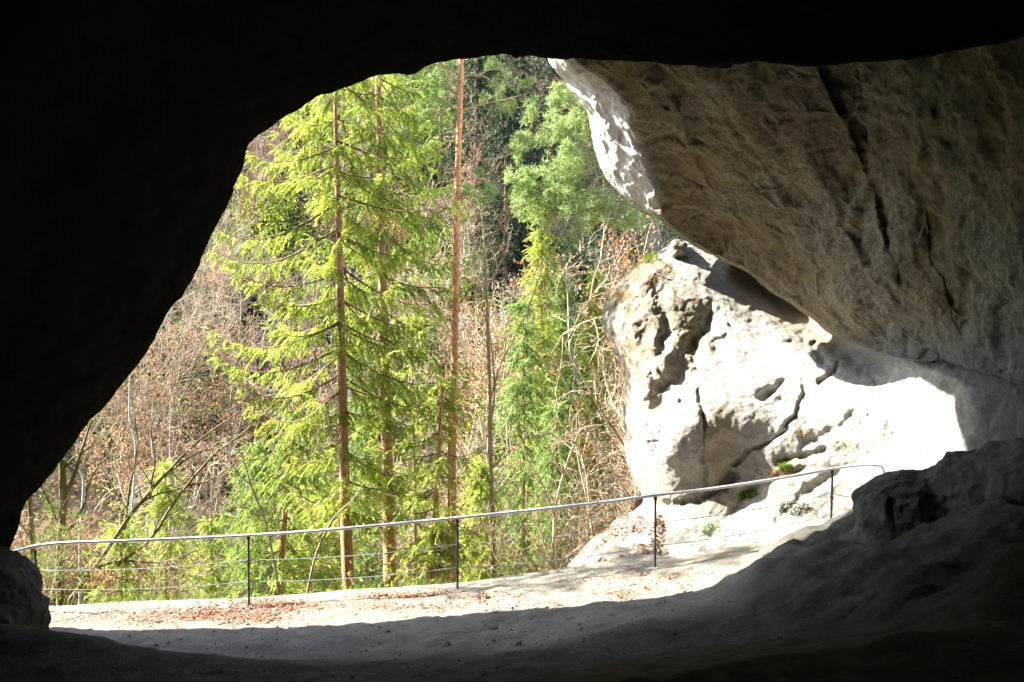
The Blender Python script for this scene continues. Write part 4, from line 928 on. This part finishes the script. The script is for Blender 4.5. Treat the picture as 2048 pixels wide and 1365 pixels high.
sh_list = [
    ('bare shrub with russet leaves before the mossy trunk at the left railing end', 150, 1190, 16.2, 1.5, 260, M_twig_red),
    ('tangled bare shrub behind the railing between the first two posts', 300, 1190, 17.0, 2.4, 120, M_twig),
    ('bare grey shrub just left of the second railing post', 420, 1190, 18.0, 2.2, 60, M_twig),
    ('russet leaved beech sapling above the left part of the railing', 230, 1000, 24.0, 4.0, 900, M_twig),
    ('copper leaved beech beside the dark cave wall, halfway up', 330, 880, 28.0, 4.6, 1200, M_twig),
    ('copper leaved beech left of the big spruce at its lowest branches', 450, 880, 27.0, 4.6, 1100, M_twig),
    ('grey twiggy bush against the cave wall above the copper beeches', 400, 720, 33.0, 5.0, 260, M_twig),
    ('pale grey twiggy tree left of the leftmost big spruce', 430, 640, 36.0, 5.5, 200, M_twig),
    ('reddish twiggy bush high at the left edge of the cave mouth', 500, 470, 42.0, 5.5, 100, M_twig_red),
    ('reddish upright bush high up at the left under the cave lip', 540, 380, 48.0, 6.0, 60, M_twig_red),
    ('clump of bare hazel stems behind the railing left of the outcrop', 1105, 1150, 16.5, 2.3, 60, M_twig),
    ('thin bare bush between the slender grey tree and the hazel stems', 1040, 1165, 17.2, 1.9, 60, M_twig),
    ('low bare bush on the leaf covered bank left of the outcrop', 1195, 1075, 17.0, 1.4, 90, M_twig),
    ('bare shrub hanging beside the left face of the outcrop', 1165, 900, 22.0, 3.2, 160, M_twig),
    ('copper leaved beech above the outcrop and below the slab edge', 1330, 560, 31.0, 13.5, 9000, M_twig),
    ('copper leaved beech left of the outcrop top', 1225, 560, 34.0, 13.0, 7000, M_twig),
    ('red twigged upright bush right of the dark spruces near the slab', 1075, 330, 45.0, 5.0, 40, M_twig_red),
    ('bare brown bush right of the orange pine trunk', 945, 540, 34.0, 4.6, 500, M_twig_red),
    ('grey tangled bush above the slender bare tree', 985, 460, 38.0, 5.0, 320, M_twig),
    ('copper leaved bush between the second trunk and the orange pine trunk', 835, 720, 27.0, 2.6, 700, M_twig),
    ('bare shrub with a few russet leaves at the foot of the second trunk', 800, 1185, 18.0, 1.3, 160, M_twig),
    ('low shrub with russet leaves at the foot of the slender bare tree', 960, 1172, 17.6, 1.2, 120, M_twig),
    ('grey dead brushwood lying behind the third railing post', 885, 1185, 16.6, 0.9, 20, M_twig),
    ('bare bush with silvery twigs beside the middle of the outcrop', 1180, 800, 24.0, 2.8, 60, M_bark_pale),
]
for i, (lb, px, py, D_, H, ln, mt) in enumerate(sh_list): shrub(lb, px, py, D_, H, i, ln, 0.075 if D_ < 30 else 0.10, mt, seed=i)
# green leafy bush and mossy trees at the left end of the railing
shrub('fresh green leafy bush behind the left end of the handrail', 70, 1190, 15.6, 2.2, 1, 1300, 0.055, M_twig, M_green, 'leafy_bush', 'bush', seed=50, lk=-1)
limb_tree('mossy_tree', 'mossy broken trunk with forked limbs behind the left end of the handrail', [(122, 1200, 17), (120, 1120, 16), (126, 1010, 15), (124, 920, 13)], 16.4,
          [[(124, 1040, 10), (145, 960, 8), (165, 895, 6), (182, 842, 4)], [(122, 1060, 7), (95, 1000, 6), (80, 960, 4), (90, 930, 2)], [(120, 1080, 7), (160, 1030, 5), (185, 950, 4), (215, 915, 2)], [(122, 1150, 7), (85, 1120, 6), (40, 1118, 4)],
           [(124, 940, 6), (150, 915, 4), (190, 890, 2.5)]], M_bark_moss, 41, M_bark_moss, (5, 0.2, 0.7), leaves=(M_russet, 110, 0.06))
limb_tree('mossy_tree', 'thin mossy trunk at the very left beside the cave wall', [(66, 1210, 12), (64, 1100, 11), (60, 1010, 10), (50, 930, 8)], 16.8, [[(62, 1080, 5), (30, 1030, 4), (10, 1000, 2)]], M_bark_moss, 42, M_twig, (5, 0.2, 0.6))
limb_tree('leaning_tree', 'bare tree leaning right with long crossing limbs left of the second railing post', [(140, 1200, 9), (200, 1120, 8.5), (262, 1030, 8), (330, 950, 6), (400, 880, 4), (470, 830, 2)], 17.6,
          [[(235, 1130, 8), (300, 1080, 7), (345, 1010, 6), (410, 930, 5), (480, 870, 3.5), (560, 800, 2)], [(250, 1060, 5), (258, 980, 4.5), (275, 900, 3.5), (268, 830, 2)], [(300, 1000, 5), (310, 920, 4), (302, 860, 3), (322, 800, 1.5)],
           [(160, 1150, 6), (240, 1122, 5), (330, 1125, 4), (420, 1090, 2)], [(250, 1040, 5), (310, 990, 4), (420, 960, 3), (500, 905, 1.6)], [(330, 950, 4), (400, 905, 3), (470, 890, 1.8)]],
          M_bark_moss, 43, M_bark_moss, (7, 0.3, 1.1), levels=3, leaves=(M_russet, 260, 0.06))
limb_tree('leaning_tree', 'thin pale sapling bending beside the second railing post', [(560, 1195, 5), (535, 1060, 4.5), (505, 980, 4), (490, 930, 3), (470, 880, 2)], 17.2, [[(500, 970, 2.5), (470, 940, 2), (440, 880, 1)]], M_bark_grey, 44, M_twig, (5, 0.2, 0.7))
limb_tree('leaning_tree', 'thin sapling leaning right towards the first reddish trunk', [(612, 1198, 5), (632, 1110, 4.5), (665, 1040, 4), (705, 1000, 2.5), (730, 960, 1.5)], 16.8, [[(640, 1090, 2.5), (625, 1040, 2), (612, 1010, 1)]], M_bark_grey, 45, M_twig, (5, 0.2, 0.6))
limb_tree('leaning_tree', 'pale dead branch curving up left of the outcrop', [(1112, 1150, 8), (1108, 1080, 7), (1112, 1010, 6), (1130, 940, 5), (1148, 890, 4.5), (1165, 858, 4), (1205, 850, 2)], 16.4,
          [[(1110, 1040, 5), (1085, 970, 4), (1060, 930, 2)], [(1126, 950, 4), (1100, 900, 3), (1080, 860, 1.5)], [(1150, 885, 3), (1138, 880, 2), (1125, 885, 1)], [(1105, 1120, 5), (1130, 1060, 4), (1148, 1035, 3), (1175, 1040, 1.5)], [(1110, 1150, 6), (1090, 1090, 5), (1075, 1040, 3), (1070, 960, 1.5)]],
          M_bark_grey, 46, M_bark_grey, (6, 0.2, 0.8))
for i, (x, y0, y1, w, D_, lb) in enumerate([(160, 1010, 925, 5, 30, 'pale birch trunk between the mossy fork and the cave wall'), (264, 960, 830, 4.5, 34, 'pale birch trunk right of the mossy fork above the handrail'),
                                           (309, 985, 900, 4, 34, 'short pale birch trunk among the copper beeches'), (345, 1010, 905, 3.5, 36, 'third pale birch trunk from the cave wall'),
                                           (1240, 360, 560, 4, 32, 'pale trunk seen below the slab edge')][:4]):
    limb_tree('birch_tree', lb, [(x, y0 + 60, w), (x + 7, (y0 + y1) / 2, w), (x - 5, y1, w * 0.8), (x - 4, y1 - 90, w * 0.4)], D_, [[(x, y1 + 20, 2), (x + 15, y1 - 30, 1.5), (x + 20, y1 - 70, 1)]], M_bark_pale, 60 + i, M_twig, (6, 0.5, 1.4), group='pale birch trunks on the left slope')

# ------------------------------------------------------------------ thicket covering the far slope (uncountable)
rng = np.random.default_rng(77)
tw = Bag(); twr = Bag(); lf = Bag(); gf = Bag()
SHn = [shrub_mesh(340 + k, 3.6, stems=5, spread=1.0, levels=2, rs=0.034, upw=0.2, n1=9, n2=6, curl=0.3) for k in range(5)]
SHd = [shrub_mesh(360 + k, 4.6, stems=4, spread=1.0, levels=2, rs=0.07, upw=0.15, n1=8, n2=6, curl=0.32) for k in range(6)]
def add_thicket(n, y0, y1, protos, s0, s1, leafn, leafs):
    for k in range(n * 3):
        Y = rng.uniform(y0, y1); X = rng.uniform(-0.50, 0.16) * Y
        z = float(terr(X, Y)); py = 682.5 - z / Y * F
        px = 1024 + X / Y * F
        if py > 1300 or py < 0: continue
        if abs(px - 1010) < 85 and py < 420 and rng.uniform() < 0.85: continue
        n -= 1
        if n < 0: break
        bag, lv = protos[rng.integers(len(protos))]; s = rng.uniform(s0, s1); rz = rng.uniform(0, 6.28); loc = (X, Y, z)
        V = place(bag, loc, rz, s)
        tgt = twr if (vnoise(np.array([X / 9, Y / 9, 0.5]), 5) > 0.42) else tw
        tgt.V.append(V)
        for key, f in bag.F.items(): tgt.F.setdefault(key, []).append(np.concatenate(f) + tgt.n)
        tgt.n += len(V); tgt.A.append(np.zeros(len(V)))
        dens = vnoise(np.array([X / 6, Y / 6, 9.5]), 15)
        if dens > 0.0:
            p = place(lv, loc, rz, s); p = p[rng.permutation(len(p))[:int(leafn * (1.2 + dens * 5))]]
            lf.add(*leaf_quads(rng, p, leafs))
add_thicket(220, 20, 38, SHn, 0.5, 1.0, 260, 0.10)
add_thicket(300, 36, 86, SHd, 0.5, 1.1, 240, 0.17)
for bgx, nm, lb in ((tw, 'thicket', 'tangle of grey brown bare twigs covering the far slope'), (twr, 'thicket', 'tangle of reddish bare twigs on parts of the far slope')):
    if bgx.n: tag(bgx.obj(nm, M_twig if bgx is tw else M_twig_red), lb, 'thicket', kind='stuff')
tag(lf.obj('withered_leaves', M_russet, smooth=False), 'russet withered leaves hanging in the thicket on the far slope', 'leaves', kind='stuff')
# low evergreen ground cover on the slopes
gp = []
for k in range(16000):
    Y = rng.uniform(15.5, 80); X = rng.uniform(-0.42, 0.16) * Y
    if Y < 22 and (X > -0.5 or rng.uniform() < 0.6): continue
    if fbm(np.array([X / 5, Y / 5, 3.3]), 2, 55) > -0.04: gp.append((X, Y))
gp = np.array(gp); gz = terr(gp[:, 0], gp[:, 1]); base = np.c_[gp, gz]
bushy = (vnoise(np.c_[gp / 3.5, gp[:, :1] * 0], 58) > 0.25); q = np.concatenate([np.repeat(base, 9, 0), np.repeat(base[bushy], 26, 0)]); q = q + rng.normal(0, 0.30, q.shape) * np.array([1, 1, 0.5]); q[len(base) * 9:, 2] += rng.gamma(2.0, 0.35, len(q) - len(base) * 9); q[:, 2] += 0.2
V, Q, a = leaf_quads(rng, q, 0.065 + 0.0022 * q[:, 1:2], 0.45, 0.0); gc = Bag(); gc.add(V, Q, a)
tag(gc.obj('ground_cover', M_needle, smooth=False), 'low green ground cover on the forest slopes', 'ground cover', kind='stuff')

# ------------------------------------------------------------------ fallen leaves, stones, tufts
rng = np.random.default_rng(99)
def scatter_path(blobs, n):
    out = []
    for cx, cy, rx, ry, w in blobs:
        m = int(n * w); q = rng.normal(0, 0.55, (m, 2)); px = cx + q[:, 0] * rx; py = cy + q[:, 1] * ry
        D_ = np.full(m, 13.0)
        for _ in range(6):
            X = (px - 1024) / F * D_; z = terr(X, D_); D_ = np.clip(-z * F / np.maximum(py - 682.5, 50), 8, 14.5)
        X = (px - 1024) / F * D_; out.append(np.stack([X, D_, terr(X, D_) + 0.012], -1))
    return np.concatenate(out)
p = scatter_path([(340, 1232, 110, 16, .35), (440, 1236, 120, 16, .5), (540, 1212, 110, 12, .22), (1080, 1212, 110, 12, .20), (830, 1215, 130, 10, .08), (1010, 1192, 160, 10, .10), (1290, 1160, 120, 24, .12), (1240, 1195, 90, 14, .12), (800, 1192, 80, 6, .08)], 4600); p = p[fbm(p * 1.9, 3, 17) + rng.normal(0, 0.22, len(p)) > 0.03]
V, Q, a = leaf_quads(rng, p, 0.052, 0.6, 0.0, flat=0.75); fb = Bag(); fb.add(V, Q, a)
# bank left of the outcrop
bx = rng.uniform(0.2, 3.2, 5000); by = rng.uniform(14.6, 19.5, 5000); p = np.stack([bx, by, terr(bx, by) + 0.02], -1); V, Q, a = leaf_quads(rng, p, 0.08, 0.6, 0.0, flat=0.7); fb.add(V, Q, a)
bx = rng.uniform(-9, 1, 2000); by = rng.uniform(14.6, 17, 2000); p = np.stack([bx, by, terr(bx, by) + 0.02], -1); V, Q, a = leaf_quads(rng, p, 0.07, 0.6, 0.0, flat=0.7); fb.add(V, Q, a)
qa = OUT[:, 4:]; pxa = 1024 + qa[..., 0] / qa[..., 1] * F; pya = 682.5 - qa[..., 2] / qa[..., 1] * F
ia = np.argwhere((pxa > 1135) & (pxa < 1330) & (pya > 1030) & (pya < 1120)); ia = ia[rng.integers(0, len(ia), 1500)]; p = qa[ia[:, 0], ia[:, 1]] + np.array([0, -0.01, 0.015]); p = p[fbm(p * 2.2, 3, 19) > 0.0]
fb.add(*leaf_quads(rng, p, 0.06, 0.6, 0.0, flat=0.7))
tag(fb.obj('fallen_leaves', M_fallen, smooth=False), 'russet fallen beech leaves drifted on the path and bank', 'leaves', kind='stuff')
# pebbles in the shade of the cave floor
n = 1800; py = rng.uniform(1200, 1365, n); px = rng.uniform(60, 1900, n); D_ = np.full(n, 12.0)
for _ in range(6): X = (px - 1024) / F * D_; D_ = np.clip(-terr(X, D_) * F / (py - 682.5), 8, 14.3)
X = (px - 1024) / F * D_; c = np.stack([X, D_, terr(X, D_)], -1)
oct_ = np.array([[1, 0, 0], [0, 1, 0], [-1, 0, 0], [0, -1, 0], [0, 0, .7], [0, 0, -.7]]); ft = np.array([[0, 1, 4], [1, 2, 4], [2, 3, 4], [3, 0, 4], [1, 0, 5], [2, 1, 5], [3, 2, 5], [0, 3, 5]])
s = rng.gamma(1.4, 0.006, (n, 1, 1)) + 0.004; V = c[:, None] + oct_[None] * s * rng.uniform(0.6, 1.3, (n, 6, 1))
Q = (np.arange(n)[:, None, None] * 6 + ft[None]).reshape(-1, 3)
z_ = np.zeros(n * 6); o = mesh_obj('pebbles', V.reshape(-1, 3), Q, M_wall, smooth=False, attrs={'stain_shade': z_, 'moss': z_, 'crack': z_}); tag(o, 'loose pebbles strewn over the cave floor and path', 'pebbles', kind='stuff')
# grass tufts on the outcrop
def grass_tuft(label, px, py, wpx, n, hgt, mat, name='grass_tuft'):
    d = np.hypot(PXo - px, PYo - py); 
    idx = np.argwhere(np.hypot((PXo - px) / wpx, (PYo - py) / (wpx * 0.4)) < 1)
    if not len(idx): return
    idx = idx[rng.integers(0, len(idx), n)]; b = OUTf[idx[:, 0], idx[:, 1]]
    tip = b + np.stack([rng.normal(0, 0.35, n), rng.normal(-0.2, 0.3, n), rng.uniform(0.5, 1.0, n)], -1) * hgt
    sd = rng.normal(0, 1, (n, 3)); sd -= 0; sd /= np.linalg.norm(sd, axis=1, keepdims=True); w = hgt * 0.06
    V = np.stack([b - sd * w, b + sd * w, tip], 1); root = Bag(); root.add(V.reshape(-1, 3), np.arange(n * 3).reshape(-1, 3), np.repeat(rng.uniform(0, 1, n), 3))
    o = root.obj(name, mat, smooth=False); tag(o, label, 'grass')
OUTf = OUT[:, 4:]; q_ = OUTf; PXo = 1024 + q_[..., 0] / q_[..., 1] * F; PYo = 682.5 - q_[..., 2] / q_[..., 1] * F
for lb, x, y, w, n, hg, mt in [
    ('dry orange grass on the top left shoulder of the outcrop', 1285, 545, 62, 420, 0.12, M_dry), ('dry orange grass hanging down the upper left edge of the outcrop', 1238, 592, 34, 240, 0.11, M_dry),
    ('orange grass tuft on the slab above the railing wire, right of the big crack', 1555, 948, 22, 90, 0.09, M_dry), ('green plant tuft directly above the handrail on the white slab', 1572, 940, 16, 220, 0.12, M_green),
    ('green weed growing between the handrail and the upper wire', 1495, 992, 18, 260, 0.10, M_green), ('green grass tuft at the top of the slab below the dark cave wall', 1690, 895, 30, 110, 0.08, M_green),
    ('row of low dark green weeds between the two wires', 1590, 1020, 34, 260, 0.08, M_needle_d), ('thin green weeds on the path edge beneath the lower wire', 1425, 1060, 26, 110, 0.09, M_green),
    ('green tuft at the very top of the outcrop beneath the slab edge', 1300, 522, 18, 220, 0.16, M_green), ('dry grass in the niche right of the stained nose of the outcrop', 1610, 870, 18, 60, 0.09, M_dry)]:
    grass_tuft(lb, x, y, w, n, hg, mt)
# green grass strip on the outer edge of the path
n = 1000; X = rng.uniform(-7, 0.5, n); Y = smooth_interp(X, _FX, _EY) + rng.uniform(-0.02, 0.5, n); keep = vnoise(np.stack([X * 1.2, Y * 0, Y * 0], -1), 3) > -0.1; X, Y = X[keep], Y[keep]; n = len(X)
b = np.stack([X, Y, terr(X, Y)], -1); tip = b + np.stack([rng.normal(0, .05, n), rng.normal(0, .05, n), rng.uniform(.05, .16, n)], -1); sd = rng.normal(0, 1, (n, 3)); sd /= np.linalg.norm(sd, axis=1, keepdims=True)
V = np.stack([b - sd * .007, b + sd * .007, tip], 1); gb = Bag(); gb.add(V.reshape(-1, 3), np.arange(n * 3).reshape(-1, 3), np.repeat(rng.uniform(0, 1, n), 3))
tag(gb.obj('grass', M_green, smooth=False), 'short green grass along the outer edge of the path', 'grass', kind='stuff')
